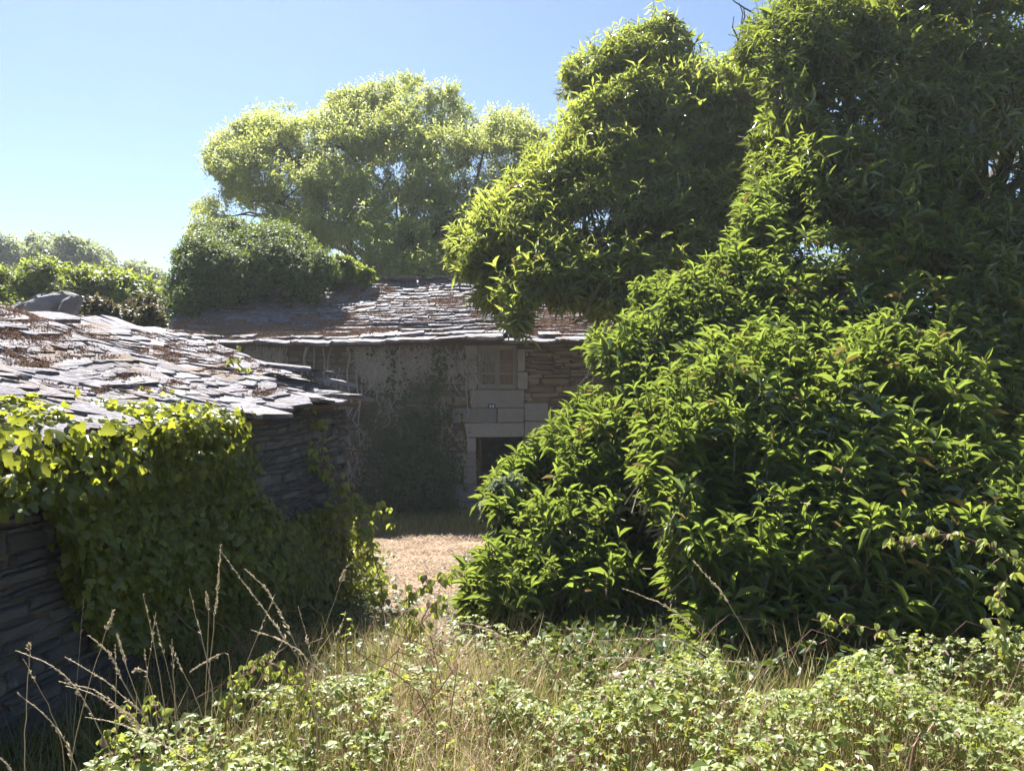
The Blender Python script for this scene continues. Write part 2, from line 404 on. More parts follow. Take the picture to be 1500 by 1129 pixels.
def glass():
    m, t, N, Lk = newmat('dusty_glass'); tr = N.new('ShaderNodeBsdfTransparent'); d = N.new('ShaderNodeBsdfPrincipled')
    d.inputs['Base Color'].default_value = (.16, .145, .12, 1); d.inputs['Roughness'].default_value = .12; d.inputs['Specular IOR Level'].default_value = .8
    n = noise_(N, Lk, 9, 5, .6); rp = ramp(N, [(.35, (.05, .05, .05)), (.7, (.25, .25, .25))]); Lk.new(n.outputs[0], rp.inputs[0])
    mx = N.new('ShaderNodeMixShader'); Lk.new(rp.outputs[0], mx.inputs[0]); Lk.new(tr.outputs[0], mx.inputs[1]); Lk.new(d.outputs[0], mx.inputs[2])
    o = N.new('ShaderNodeOutputMaterial'); Lk.new(mx.outputs[0], o.inputs[0]); return m
M_glass = glass()
def ground_mat():
    m, t, N, Lk = newmat('ground'); g = N.new('ShaderNodeNewGeometry')
    n1 = noise_(N, Lk, .35, 6, .6); rp = ramp(N, [(.35, (.07, .085, .03)), (.5, (.13, .11, .06)), (.65, (.24, .17, .11))]); Lk.new(n1.outputs[0], rp.inputs[0])
    at = N.new('ShaderNodeAttribute'); at.attribute_name = 'hay'
    n2 = noise_(N, Lk, 22, 8, .7, stretch=(1, 2, 1)); r2 = ramp(N, [(.3, (.14, .09, .06)), (.5, (.38, .27, .19)), (.72, (.58, .46, .35))]); Lk.new(n2.outputs[0], r2.inputs[0])
    mx = N.new('ShaderNodeMix'); mx.data_type = 'RGBA'; Lk.new(at.outputs['Fac'], mx.inputs[0]); Lk.new(rp.outputs[0], mx.inputs[6]); Lk.new(r2.outputs[0], mx.inputs[7])
    b = N.new('ShaderNodeBsdfPrincipled'); Lk.new(mx.outputs[2], b.inputs['Base Color']); b.inputs['Roughness'].default_value = .95; b.inputs['Specular IOR Level'].default_value = .1
    bp = N.new('ShaderNodeBump'); bp.inputs['Strength'].default_value = 1; bp.inputs['Distance'].default_value = .06; Lk.new(n2.outputs[0], bp.inputs['Height']); Lk.new(bp.outputs[0], b.inputs['Normal'])
    o = N.new('ShaderNodeOutputMaterial'); Lk.new(b.outputs[0], o.inputs[0]); return m
M_ground = ground_mat()

# ------------------------------------------------------------------ ground
GK = np.array([(-40, .4), (0, 0), (1, 0), (4, -.27), (8.5, -.76), (13, -1.02), (16, -1.04), (22, -.9), (30, .2), (60, 3.2), (120, 6), (900, 8)])
def gz(x, y):
    x = np.asarray(x, float); y = np.asarray(y, float)
    z = np.interp(y, GK[:, 0], GK[:, 1])
    return z + .05 * np.sin(x * 1.3 + y * .7) * np.cos(y * .9 - x * .4) + .025 * np.sin(x * 3.7 + 1) * np.sin(y * 4.1)
def make_ground():
    xs = np.concatenate([[-160, -120, -60, -30], np.linspace(-16, 16, 161), [30, 60, 120, 160]])
    ys = np.concatenate([[-60, -20, -8], np.linspace(-3, 24, 136), [26, 30, 40, 60, 90, 120, 200]])
    X, Yg = np.meshgrid(xs, ys); Z = gz(X, Yg); m = (np.abs(X) < 17) & (Yg > -4) & (Yg < 25)
    Z = Z + m * rng.normal(0, .012, X.shape) + m * .035 * np.sin(Yg * 7 + 1.3 * np.sin(X * 2.1)) * np.sin(X * 3.3 + Yg)
    ny, nx = X.shape; I = np.arange(nx * ny).reshape(ny, nx)
    Q = np.stack([I[:-1, :-1], I[:-1, 1:], I[1:, 1:], I[1:, :-1]], -1).reshape(-1, 4)
    hay = np.clip(1.4 - np.abs(X + 1.0) / 1.6, 0, 1) * np.clip((Yg - 5.5) / 2, 0, 1) * np.clip((17 - Yg) / 2, 0, 1)
    me = mesh('ground', np.stack([X, Yg, Z], -1).reshape(-1, 3), Q, M_ground, True, {'hay': hay.ravel()})
    o = link('ground', me, kind='structure'); o['label'] = 'rough ground sloping down from the verge to the ruined stone house'
make_ground()

# thin scattering volume added to lift the shadows and pale the far trees
def haze():
    b = [(-165, -65, -3.0), (165, 205, 22.0)]; V = [(b[i][0], b[j][1], b[k][2]) for k in (0, 1) for j in (0, 1) for i in (0, 1)]
    me = mesh('haze', V, [(0, 2, 3, 1), (4, 5, 7, 6), (0, 1, 5, 4), (2, 6, 7, 3), (0, 4, 6, 2), (1, 3, 7, 5)])
    m, t, N, Lk = newmat('haze'); pv = N.new('ShaderNodeVolumePrincipled'); pv.inputs['Color'].default_value = (.86, .92, 1, 1); pv.inputs['Density'].default_value = HAZE; pv.inputs['Anisotropy'].default_value = .35
    o = N.new('ShaderNodeOutputMaterial'); Lk.new(pv.outputs[0], o.inputs['Volume']); me.materials.append(m)
    h = link('haze', me, kind='stuff'); h['label'] = 'thin pale haze volume added to lift the shadows'
haze()

# ------------------------------------------------------------------ stone and slate pieces
def stone_variants(n, mat, name):
    out = []
    for q in range(n):
        k = 8; c_ = rng.uniform(.02, .22, 8); o = np.array([(-.5, -.5 + c_[0]), (-.5 + c_[1], -.5), (.5 - c_[2], -.5), (.5, -.5 + c_[3]), (.5, .5 - c_[4]), (.5 - c_[5], .5), (-.5 + c_[6], .5), (-.5, .5 - c_[7])]) * [1, rng.uniform(.85, 1.15)] + rng.normal(0, .04, (8, 2))
        V = []; s1 = rng.uniform(.8, .92)
        for x, y in o: V.append((x, y, 0))
        for x, y in o: V.append((x * .98, y * .98, .7 + rng.normal(0, .06)))
        for x, y in o: V.append((x * s1 + rng.normal(0, .02), y * (s1 - .08), 1 + rng.normal(0, .09)))
        T = []
        for a in (0, 8):
            for i in range(k):
                j = (i + 1) % k; T += [(a + i, a + j, a + 8 + j), (a + i, a + 8 + j, a + 8 + i)]
        T += [(16, 16 + i, 17 + i) for i in range(1, k - 1)]
        out.append((np.array(V), np.array(T)))
    return [(v, t, mesh(name, v, t, mat)) for v, t in out]

def place_pieces(name, variants, Ms, parent, single, mat, rest):
    """first `single` matrices (sorted by the caller) become objects, the others one joined part"""
    Ms = [np.array(m) for m in Ms]
    for i, m in enumerate(Ms[:single]):
        link(name, variants[i % len(variants)][2], parent, Matrix(m.tolist()))
    bag = Bag()
    for i, m in enumerate(Ms[single:]):
        v, t, _ = variants[i % len(variants)]
        bag.add(v @ m[:3, :3].T + m[:3, 3], t)
    if bag.n: bag.build(rest, mat, parent, 'stuff')

def mat4(o, x, y, z):
    m = np.eye(4); m[:3, 0] = x; m[:3, 1] = y; m[:3, 2] = z; m[:3, 3] = o; return m

def px_of(p): return 750 + F * p[0] / p[1], 564.5 - F * (p[2] - CAMZ) / p[1]

def rubble(surf, u0, u1, w0, w1f, holes, hmin=.05, hmax=.13, lmin=.12, lmax=.45, proud=(.04, .10)):
    """courses of stones on surf(u, w) -> (point, udir, outward); w1f(u) is the wall top; holes are (u0,u1,w0,w1)"""
    Ms = []; w_ = w0
    while w_ < max(w1f(u0), w1f(u1), w1f((u0 + u1) / 2)):
        h = rng.uniform(hmin, hmax) if rng.random() < .85 else hmax * 1.35
        u = u0 - rng.uniform(0, .2)
        while u < u1:
            l = rng.uniform(lmin, lmax) * (1 if h < hmax else .9)
            if rng.random() < .2: l *= .5
            a, b, c, d = u, min(u + l, u1), w_, w_ + h
            u += l
            if b - a < .03: continue
            if d > w1f((a + b) / 2) + .02: continue
            bad = False
            for (x0, x1, y0, y1) in holes:
                if b > x0 + .01 and a < x1 - .01 and d > y0 + .01 and c < y1 - .01:
                    if a < x0 and x0 - a > .05: b = x0
                    elif b > x1 and b - x1 > .05: a = x1
                    else: bad = True
                    if d - y0 > .5 * h and c < y1 - .3 * h and not bad: pass
            if bad or b - a < .04: continue
            p, ud, out = surf((a + b) / 2, (c + d) / 2 + .02 * math.sin(a * 3.1 + c * 2))
            tl = rng.normal(0, .045); zd = np.array([0, 0, 1.0])
            x = (ud * math.cos(tl) + zd * math.sin(tl)) * (b - a - .012); y = (zd * math.cos(tl) - ud * math.sin(tl)) * (h - .010)
            Ms.append(mat4(p - out * .03, x, y, out * (.03 + rng.uniform(*proud))))
        w_ += h
    def key(m):
        p = m[:3, 3]
        if p[1] < .5: return 0
        px, py = px_of(p); a = np.linalg.norm(m[:3, 0]) * np.linalg.norm(m[:3, 1]) / p[1] ** 2
        return -a if (0 < px < 1500 and 0 < py < 1129) else 0
    Ms.sort(key=key)
    return Ms

def box(bag, lo, hi):
    x0, y0, z0 = lo; x1, y1, z1 = hi
    V = [(x0, y0, z0), (x1, y0, z0), (x1, y1, z0), (x0, y1, z0), (x0, y0, z1), (x1, y0, z1), (x1, y1, z1), (x0, y1, z1)]
    Q = [(0, 3, 2, 1), (4, 5, 6, 7), (0, 1, 5, 4), (1, 2, 6, 5), (2, 3, 7, 6), (3, 0, 4, 7)]
    bag.add(V, [t for q in Q for t in ((q[0], q[1], q[2]), (q[0], q[2], q[3]))])

def granite(parent, poly, y, depth=.25, proud=.0, name='granite_block', mat=None):
    """dressed block from its face outline (x,z), rounded arris"""
    poly = np.array(poly, float); c = poly.mean(0)
    # subdivide outline
    out = []
    for i in range(len(poly)):
        a = poly[i]; b = poly[(i + 1) % len(poly)]
        for t in (0.03, .35, .65, .97): out.append(a + (b - a) * t)
    out = np.array(out) + rng.normal(0, .003, (len(out), 2)); n = len(out)
    sh = lambda s: c + (out - c) * (1 - s / np.maximum(np.abs(out - c).max(), .05))
    r0 = out; r1 = sh(.010); V = []
    for x, z in r0: V.append((x, y + depth, z))
    for x, z in r0: V.append((x, y - proud + .012, z))
    for x, z in r1: V.append((x, y - proud + rng.normal(0, .002), z))
    V.append((c[0], y - proud, c[1])); T = []
    for a in (0, n):
        for i in range(n):
            j = (i + 1) % n; T += [(a + i, a + n + j, a + j), (a + i, a + n + i, a + n + j)]
    T += [(2 * n + i, 3 * n, 2 * n + (i + 1) % n) for i in range(n)]
    return link(name, mesh(name, V, np.array(T), mat or M_granite), parent)

# ------------------------------------------------------------------ far house
HY = 16.0                              # front wall plane
HX0, HX1 = -7.3, 4.2
HG = -1.15
house = thing('stone_house', 'abandoned stone farmhouse with mossy slate roof behind the two shrubs', 'house', (0, HY, -1.04))
WZ = CAMZ + .86                        # wall top
def hx(px): return (px - 750) / F * HY
def hz(py): return CAMZ - (py - 564.5) / F * HY
win = (hx(700), hx(757), hz(570), hz(506)); door = (hx(697.5), hx(766), HG - .05, hz(640))
core = Bag(); T_ = .45
yb = HY + T_
# core around the openings
box(core, (HX0, HY, HG - .3), (door[0], yb, door[3])); box(core, (door[1], HY, HG - .3), (HX1, yb, door[3]))
box(core, (HX0, HY, door[3]), (HX1, yb, win[2]))
box(core, (HX0, HY, win[2]), (win[0], yb, WZ)); box(core, (win[1], HY, win[2]), (HX1, yb, WZ)); box(core, (win[0], HY, win[3]), (win[1], yb, WZ))
core.build('wall_core', M_mortar, house)
HD = 7.2                                # house depth
RZ = CAMZ + 2.62                        # ridge height
def wall_prism(name, x, thick):
    y0, y1 = yb + .001, HY + HD; zt = WZ; ym = (y0 + y1) / 2
    V = []
    for xx in (x, x + thick): V += [(xx, y0, HG - .3), (xx, y1, HG - .3), (xx, y1, zt), (xx, ym, RZ - .22), (xx, y0, zt)]
    Fq = [(0, 1, 2, 3, 4), (9, 8, 7, 6, 5)] + [(i, 5 + i, 5 + (i + 1) % 5, (i + 1) % 5) for i in range(5)]
    link(name, mesh(name, V, Fq, M_schist), house)
wall_prism('gable_wall', HX0, .45); wall_prism('gable_wall', HX1 - .45, .45)
bw = Bag(); box(bw, (HX0 + .46, HY + HD - .45, HG - .3), (HX1 - .46, HY + HD - .001, WZ)); bw.build('back_wall', M_schist, house)
wpl = Bag(); box(wpl, (HX0, HY + .08, WZ + .001), (HX1, HY + .34, WZ + .10)); wpl.build('light_stop_plate', M_old_wood, house)  # unseen filler added under the eaves to stop sunlight leaking indoors
fl = Bag(); box(fl, (HX0 + .46, yb, HG - .3), (HX1 - .46, HY + HD - .46, HG + .08)); fl.build('inner_floor', M_mortar, house)
fl = Bag(); box(fl, (HX0 + .46, yb + .01, hz(612)), (HX1 - .46, HY + HD - .46, hz(612) + .12)); fl.build('upper_floor', M_old_wood, house)

B = [  # granite blocks, photograph pixels on the wall plane
 [(690, 596.5), (768, 596.5), (768, 571), (688.5, 571)],
 [(659, 619), (728, 618.5), (728, 597.5), (664, 597.5)],
 [(729, 618.5), (767.5, 617.5), (767.5, 597.5), (729, 597.5)],
 [(768.5, 616), (803, 616), (803, 590), (768.5, 590)],
 [(684, 640), (767.5, 639.5), (767.5, 618.7), (680, 619.8)],
 [(768.5, 640), (806, 640), (806, 617), (768.5, 617)],
 [(684, 661.5), (697, 661.5), (697, 641), (684, 641)],
 [(659, 682.5), (697, 682.5), (697, 662.5), (659, 662.5)],
 [(679, 708), (698, 708), (698, 683.5), (679, 683.5)],
 [(658, 734), (698, 734), (698, 709), (658, 709)],
 [(664, 760), (698, 760), (698, 735), (664, 735)],
 [(766, 661), (800, 661), (800, 641), (766, 641)],
 [(766, 700), (782, 700), (782, 662), (766, 662)],
 [(766, 730), (798, 730), (798, 701), (766, 701)],
 [(766, 760), (784, 760), (784, 731), (766, 731)],
 [(654, 547), (699, 547), (699, 527.5), (654, 528.5)],
 [(686, 570.5), (699, 570.5), (699, 548), (686, 548)],
 [(684, 526.5), (699, 526.5), (699, 506), (680, 506)],
 [(758, 570), (773, 570), (773, 545), (758, 545)],
 [(758, 544), (769, 544), (769, 511), (758, 511)],
]
holes = [(win[0], win[1], win[2], win[3]), (door[0], door[1], door[2], door[3])]
for b in B:
    p = [(hx(x), hz(y)) for x, y in b]
    granite(house, p, HY - rng.uniform(.055, .08), depth=.3 + rng.uniform(0, .01))
    xs = [q[0] for q in p]; zs = [q[1] for q in p]; holes.append((min(xs), max(xs), min(zs), max(zs)))
lt = granite(house, [(hx(694), hz(505.5)), (hx(766), hz(504.5)), (hx(766), hz(497)), (hx(694), hz(497.5))], HY - .05, .3, name='wooden_lintel', mat=M_old_wood)
holes.append((hx(694), hx(766), hz(505.5), hz(497)))
def hsurf(u, w_): return np.array([u, HY, w_]), np.array([1.0, 0, 0]), np.array([0, -1.0, 0])
VS = stone_variants(10, M_schist, 'stone'); VW = stone_variants(6, M_schist_warm, 'stone')
L_ = rubble(hsurf, HX0, hx(768), HG, lambda u: WZ, holes, .06, .15, .14, .5, (.02, .06))
place_pieces('stone', VS, L_, house, 190, M_schist, 'rubble_stones')
L_ = rubble(hsurf, hx(773), HX1, HG, lambda u: WZ, holes, .03, .10, .16, .65, (.012, .06))
place_pieces('stone', VW, L_, house, 100, M_schist_warm, 'ochre_rubble_stones')

# window
def bx_(name, x0, x1, y0, y1, z0, z1, mat, parent):
    b = Bag(); box(b, (x0, y0, z0), (x1, y1, z1)); o = b.build(name, mat, parent); return o
wy = HY + .02
wn = Bag(); a, b_, c, d = win
for (x0, x1, z0, z1) in [(a, a + .045, c, d), (b_ - .045, b_, c, d), (a + .045, b_ - .045, d - .045, d), (a + .045, b_ - .045, c, c + .05)]: box(wn, (x0, wy, z0), (x1, wy + .09, z1))
window = wn.build('window', M_wood, house); mid = (a + b_) / 2
for s, (x0, x1) in enumerate([(a + .047, mid - .002), (mid + .002, b_ - .047)]):
    z0, z1 = c + .052, d - .047
    bb = Bag()
    for (p0, p1, q0, q1) in [(x0, x0 + .04, z0, z1), (x1 - .04, x1, z0, z1), (x0 + .04, x1 - .04, z1 - .04, z1), (x0 + .04, x1 - .04, z0, z0 + .045)]: box(bb, (p0, wy - .012, q0), (p1, wy + .04, q1))
    hgt = z1 - z0
    for k in (1, 2): box(bb, (x0 + .04, wy, z0 + hgt * k / 3 - .011), (x1 - .04, wy + .03, z0 + hgt * k / 3 + .011))
    bb.build('sash', M_wood, window)
    for k in range(3):
        bx_('pane', x0 + .041, x1 - .041, wy + .012, wy + .016, z0 + .046 + k * (hgt - .08) / 3, z0 + .04 + (k + 1) * (hgt - .08) / 3 - .016, M_glass, window)
# curtain on the left, closed inner boards on the right
cu = Bag(); n = 24; V = []
for i in range(n + 1):
    x = a + .03 + (mid - a - .05) * i / n; y = wy + .14 + .02 * math.sin(i * 1.3)
    V += [(x, y, c + .02), (x, y + .01, d - .02)]
cu.add(V, [t for i in range(n) for t in ((2 * i, 2 * i + 2, 2 * i + 3), (2 * i, 2 * i + 3, 2 * i + 1))])
cu.build('curtain', M_curtain, window)
for i in range(4):
    x0 = mid + .01 + i * (b_ - mid - .02) / 4
    bx_('shutter_board', x0, x0 + (b_ - mid - .02) / 4 - .006, wy + .13, wy + .15, c + .01, d - .01, M_boardp, window)
bx_('light_block_panel', win[0] - .8, win[1] + .8, HY + 1.0, HY + 1.1, hz(612) + .125, WZ + .35, M_dark_wood, house)  # unseen panel added behind the window to block stray light from the roof
# half door inside the opening
dr = bx_('door', door[0] + .03, door[0] + .10, HY + .25, HY + .31, HG, door[3] - .03, M_dark_wood, house)
for i in range(5):
    x0 = door[0] + .11 + i * .165
    bx_('door_board', x0, x0 + .158, HY + .26, HY + .30, HG + .02, HG + .93 + .01 * (i % 2), M_dark_wood, dr)
bx_('door_rail', door[0] + .11, door[1] - .03, HY + .235, HY + .259, HG + .74, HG + .84, M_dark_wood, dr)
# house number plate 44
px0, pz0 = hx(720.5), hz(594.5)
plate = thing('number_plate', 'small dark enamel house number plate reading 44 on the granite under the window', 'number plate', (px0, HY - .10, pz0))
pb = Bag(); yq = HY - .083
ring = [(-.075, -.035), (-.062, -.05), (.062, -.05), (.075, -.035), (.075, .035), (.062, .05), (-.062, .05), (-.075, .035)]
V = [(px0 + x, yq, pz0 + z) for x, z in ring] + [(px0 + x, yq - .008, pz0 + z) for x, z in ring]
T = [t for i in range(8) for t in ((i, (i + 1) % 8, 8 + (i + 1) % 8), (i, 8 + (i + 1) % 8, 8 + i))] + [(8, 8 + i, 9 + i) for i in range(1, 7)] + [(0, i + 1, i) for i in range(1, 7)]
pb.add(V, T); pb.build('plate', M_plate, plate)
for s in (-1, 1):
    db = Bag(); ox = px0 + s * .028; yy0, yy1 = yq - .012, yq - .008
    box(db, (ox + .004, yy0, pz0 - .034), (ox + .015, yy1, pz0 + .034))
    box(db, (ox - .022, yy0, pz0 - .018), (ox + .0039, yy1, pz0 - .007)); box(db, (ox + .0151, yy0, pz0 - .018), (ox + .022, yy1, pz0 - .007))
    db.add([(ox - .022, yy0, pz0 - .007), (ox - .010, yy0, pz0 - .007), (ox + .0039, yy0, pz0 + .018), (ox + .0039, yy0, pz0 + .034),
            (ox - .022, yy1, pz0 - .007), (ox - .010, yy1, pz0 - .007), (ox + .0039, yy1, pz0 + .018), (ox + .0039, yy1, pz0 + .034)],
           [(0, 1, 2), (0, 2, 3), (0, 3, 7), (0, 7, 4), (1, 5, 6), (1, 6, 2)])
    db.build('digit', M_white, plate)

# roofs -------------------------------------------------------------
def slate_variants(nv, name='slate'):
    out = []
    for q in range(nv):
        # outline: x across, y up-slope; lower edge rough
        lo = [(-.5 + rng.normal(0, .02), -.42 + rng.normal(0, .05))] + [(x + rng.normal(0, .03), -.5 + rng.normal(0, .06)) for x in (-.40, -.30, -.2, -.08, .05, .18, .28, .40)] + [(.5 + rng.normal(0, .02), -.4 + rng.normal(0, .06))]
        hi = [(.49 + rng.normal(0, .03), .1 + rng.normal(0, .1)), (.44, .5), (-.44, .5), (-.5 + rng.normal(0, .03), .08 + rng.normal(0, .1))]
        o = lo + hi; n = len(o); V = []; bow = rng.normal(0, .12)
        for x, y in o: V.append((x, y, 0 + rng.normal(0, .05)))
        for x, y in o: V.append((x * .985, y * .985 + .004, 1 + rng.normal(0, .12) + bow * (x * x * 4)))
        T = [(n, n + i, n + i + 1) for i in range(1, n - 1)] + [(0, i + 1, i) for i in range(1, n - 1)]
        for i in range(n): j = (i + 1) % n; T += [(i, j, n + j), (i, n + j, n + i)]
        out.append((np.array(V), np.array(T)))
    return [(v, t, mesh(name, v, t, M_slate)) for v, t in out]
VSL = slate_variants(16)

def slate_roof(surf, courses, parent, single, vis=lambda p: True, rest='slates'):
    """courses: list of (v, exposure length in m, slate width range, thickness); surf(u01, v01)->point"""
    Ms = []
    for ci, (v, dv, wr, th, Lm) in enumerate(courses):
        u = -rng.uniform(0, .02)
        while u < 1.0:
            e = .001
            p = surf(u, v); du = surf(min(u + .01, 1.2), v) - p; dm = np.linalg.norm(du) / .01
            wd = rng.uniform(*wr); wu = wd / dm
            if u + wu > 1.03: wu = 1.01 - u; wd = wu * dm
            if wd < .08: break
            uc = u + wu / 2; p = surf(uc, v + dv * rng.uniform(-.18, .12))
            x = nrm(surf(uc + .01, v) - surf(uc - .01, v)); y = surf(uc, v + .01) - surf(uc, v - .01); y = nrm(y - x * (x @ y)); z = np.cross(x, y)
            lift = math.atan2(th * 1.9, Lm) + rng.normal(0, .025); roll = rng.normal(0, .03); yaw = rng.normal(0, .05)
            x2 = nrm(x * math.cos(yaw) + y * math.sin(yaw) + z * roll); y2 = nrm(y * math.cos(yaw) - x * math.sin(yaw) - z * lift); y2 = nrm(y2 - x2 * (x2 @ y2)); z2 = np.cross(x2, y2)
            ln = Lm * rng.uniform(.92, 1.08)
            if not (rng.random() < .012):
                Ms.append(mat4(p + y2 * ln * .25 + z * (.012 + rng.uniform(0, .012)), x2 * (wd * 1.02), y2 * ln, z2 * th * rng.uniform(.7, 1.3)))
            u += wu
    def key(m):
        p = m[:3, 3]
        if p[1] < .5 or not vis(p): return 0
        px, py = px_of(p)
        return -np.linalg.norm(m[:3, 0]) * np.linalg.norm(m[:3, 1]) / p[1] ** 3 if (0 < px < 1500 and 0 < py < 1129) else 0
    Ms.sort(key=key)
    place_pieces('slate', VSL, Ms, parent, single, M_slate, rest)
    return Ms

EY = HY - .34
def eave_z(px):
    return np.interp(px, [200, 300, 400, 500, 559, 660, 708, 756, 761, 830, 900, 1050], [500, 502, 504, 504, 503, 498, 495.5, 495.5, 500.5, 499, 500, 500])
def hroof(u, v):
    x = HX0 - .1 + u * (HX1 - HX0 + .2)
    px = 750 + F * x / EY
    ze = CAMZ - (eave_z(px) - 564.5) / F * EY
    wob = .035 * math.sin(x * .9 + v * 3) + .03 * math.sin(x * 2.3 + 4 * v)
    sag = -.10 * math.sin(max(0, min(1, v)) * math.pi) * (1 + .3 * math.sin(x * .7))
    return np.array([x, EY + v * (HD / 2 + .34), ze + v * (RZ - ze) + sag + wob * v])
cs = []; v = 0.0
while v < 1.0:
    f = min(1, v * 1.6); expo = (.34 - .16 * min(1, v * 3)) * rng.uniform(.85, 1.15) if v > 0 else .36
    L = 4.0
    cs.append((v, expo / L, (.45 - .22 * f, 1.0 - .55 * f) if v > 0 else (.6, 1.25), .050 - .016 * f, (.62 if v < .1 else .42)))
    v += expo / L
def hback(u, v):
    p = hroof(u, 1 - 0); q = hroof(u, 1 - (1 - v)) ; p2 = hroof(u, v); return np.array([p2[0], 2 * (EY + HD / 2 + .34) - p2[1], p2[2]])
# deck boards under the slates, front and back
def deck(name, surf, parent, off=-.03, nu=24, nv=10, mat=M_old_wood, th=.05):
    V = []
    for k in (off, off - th):
        for i in range(nu + 1):
            for j in range(nv + 1): p = surf(i / nu, .02 + .975 * j / nv); V.append(p + np.array([0, 0, k]))
    I = np.arange((nu + 1) * (nv + 1)).reshape(nu + 1, nv + 1); m_ = I.size
    q = np.stack([I[:-1, :-1], I[1:, :-1], I[1:, 1:], I[:-1, 1:]], -1).reshape(-1, 4).tolist()
    Fq = q + [[m_ + t for t in reversed(f_)] for f_ in q]
    rim = list(I[:, 0]) + list(I[-1, 1:]) + list(I[-2::-1, -1]) + list(I[0, -2:0:-1])
    for i in range(len(rim)): a_, b2 = int(rim[i]), int(rim[(i + 1) % len(rim)]); Fq.append([a_, m_ + a_, m_ + b2, b2])
    return link(name, mesh(name, V, Fq, mat), parent)
roof = deck('roof', hroof, house, -.035)
slate_roof(hroof, cs, roof, 300, lambda p: px_of(p)[0] < 900, 'small_slates')
deck('back_roof', hback, house, .0, mat=M_slate)
# ridge slates
rb = Bag()
for i in range(30):
    u = i / 30 + .01; p = hroof(u, 1.0); v_, t_, _ = VSL[i % 16]
    m = mat4(p + np.array([0, -.05 + rng.normal(0, .03), .045 + rng.uniform(0, .03)]), np.array([.40, rng.normal(0, .03), rng.normal(0, .03)]), np.array([0, .34, -.06 + rng.normal(0, .04)]), np.array([0, 0, .035]))
    link('ridge_slate', VSL[i % 16][2], roof, Matrix(m.tolist()))

# ------------------------------------------------------------------ near building
near = thing('stone_outbuilding', 'low stone outbuilding with slipped slate roof and ivy covered wall', 'outbuilding', (-2.6, 5.5, -.6))
wp0 = np.array([-2.4, 3.6]); wd = nrm(np.array([.67, 4.9])); wn_ = np.array([-wd[1], wd[0]])   # wd along, wn_ to the left/back
TA, TB = -2.2, 4.6
def ez(t): return CAMZ - .27 + .15 * max(0, (t + .5)) / 5.45 - .03 * math.sin(t * 1.7)
def nsurf(u, w_):
    p = wp0 + wd * u; return np.array([p[0], p[1], w_]), np.array([wd[0], wd[1], 0]), np.array([-wn_[0], -wn_[1], 0])
def nearroof(u, v):
    t = TA - .1 + u * (TB - TA + .2)
    off = -.16 + v * 2.18
    p = wp0 + wd * t + wn_ * off
    zr = CAMZ + .60 - .05 * (t - 2) / 3
    ze = ez(t)
    z = ze + v * (zr - ze) + .03 * math.sin(t * 2.1 + v * 5) + .025 * math.sin(t * 4.7 - v * 3) - .04 * math.sin(v * math.pi)
    return np.array([p[0], p[1], z])
def wall_box(name, t0, t1, o0, o1, z0, z1f, mat, parent):
    V = []
    n_ = 8
    for i in range(n_ + 1):
        t = t0 + (t1 - t0) * i / n_
        for o_ in (o0, o1):
            p = wp0 + wd * t + wn_ * o_
            V += [(p[0], p[1], z0), (p[0], p[1], z1f(t, o_))]
    Fq = []
    for i in range(n_):
        a_ = 4 * i; b2 = a_ + 4
        Fq += [(a_, b2, b2 + 1, a_ + 1), (a_ + 2, a_ + 3, b2 + 3, b2 + 2), (a_ + 1, b2 + 1, b2 + 3, a_ + 3), (a_, a_ + 2, b2 + 2, b2)]
    Fq += [(0, 1, 3, 2), (4 * n_, 4 * n_ + 2, 4 * n_ + 3, 4 * n_ + 1)]
    return link(name, mesh(name, V, Fq, mat), parent)
wall_box('wall_core', TA, TB, 0, .45, -1.4, lambda t, o_: ez(t) - .10, M_mortar, near)
wall_box('back_wall', TA, TB, 3.55, 4.0, -1.4, lambda t, o_: ez(t) - .10, M_schist, near)
def gz_(t, o_): return CAMZ - .32 + min(o_, 4 - o_) / 2.0 * .72
for t0 in (TA, TB - .45):
    V = []
    for t in (t0, t0 + .45):
        for (o_, z) in [(.451, -1.4), (3.549, -1.4), (3.549, ez(t) - .12), (2.0, CAMZ + .42), (.451, ez(t) - .06)]:
            p = wp0 + wd * t + wn_ * o_; V.append((p[0], p[1], z))
    link('gable_wall', mesh('gable_wall', V, [(0, 1, 2, 3, 4), (9, 8, 7, 6, 5)] + [(i, 5 + i, 5 + (i + 1) % 5, (i + 1) % 5) for i in range(5)], M_schist), near)
L_ = rubble(nsurf, TA, TB, -1.0, lambda u: ez(u) - .08, [], 0.025, .075, .10, .36, (.015, .05))
place_pieces('stone', stone_variants(12, M_schist_blue, 'stone'), L_, near, 300, M_schist_blue, 'rubble_stones')
nroof = deck('roof', nearroof, near, -.05, nu=20, nv=8, th=.04)
def nback(u, v):
    q = nearroof(u, v); o_ = 2 * (1.98 - (-.16 + v * 2.18)) ; return np.array([q[0] + wn_[0] * (4.04 - 2 * (-.16 + v * 2.18)), q[1] + wn_[1] * (4.04 - 2 * (-.16 + v * 2.18)), q[2]])
deck('back_roof', nback, near, 0, nu=20, nv=8, mat=M_slate)
cs = []; v = 0.0; L = 2.3
while v < .99:
    e = rng.uniform(.09, .15) if v > 0 else .2
    cs.append((v, e / L, (.16, .48) if v > 0 else (.3, .65), .019 if v > 0 else .024, .42 if v > 0 else .5)); v += e / L
slate_roof(nearroof, cs, nroof, 290, rest='small_slates')
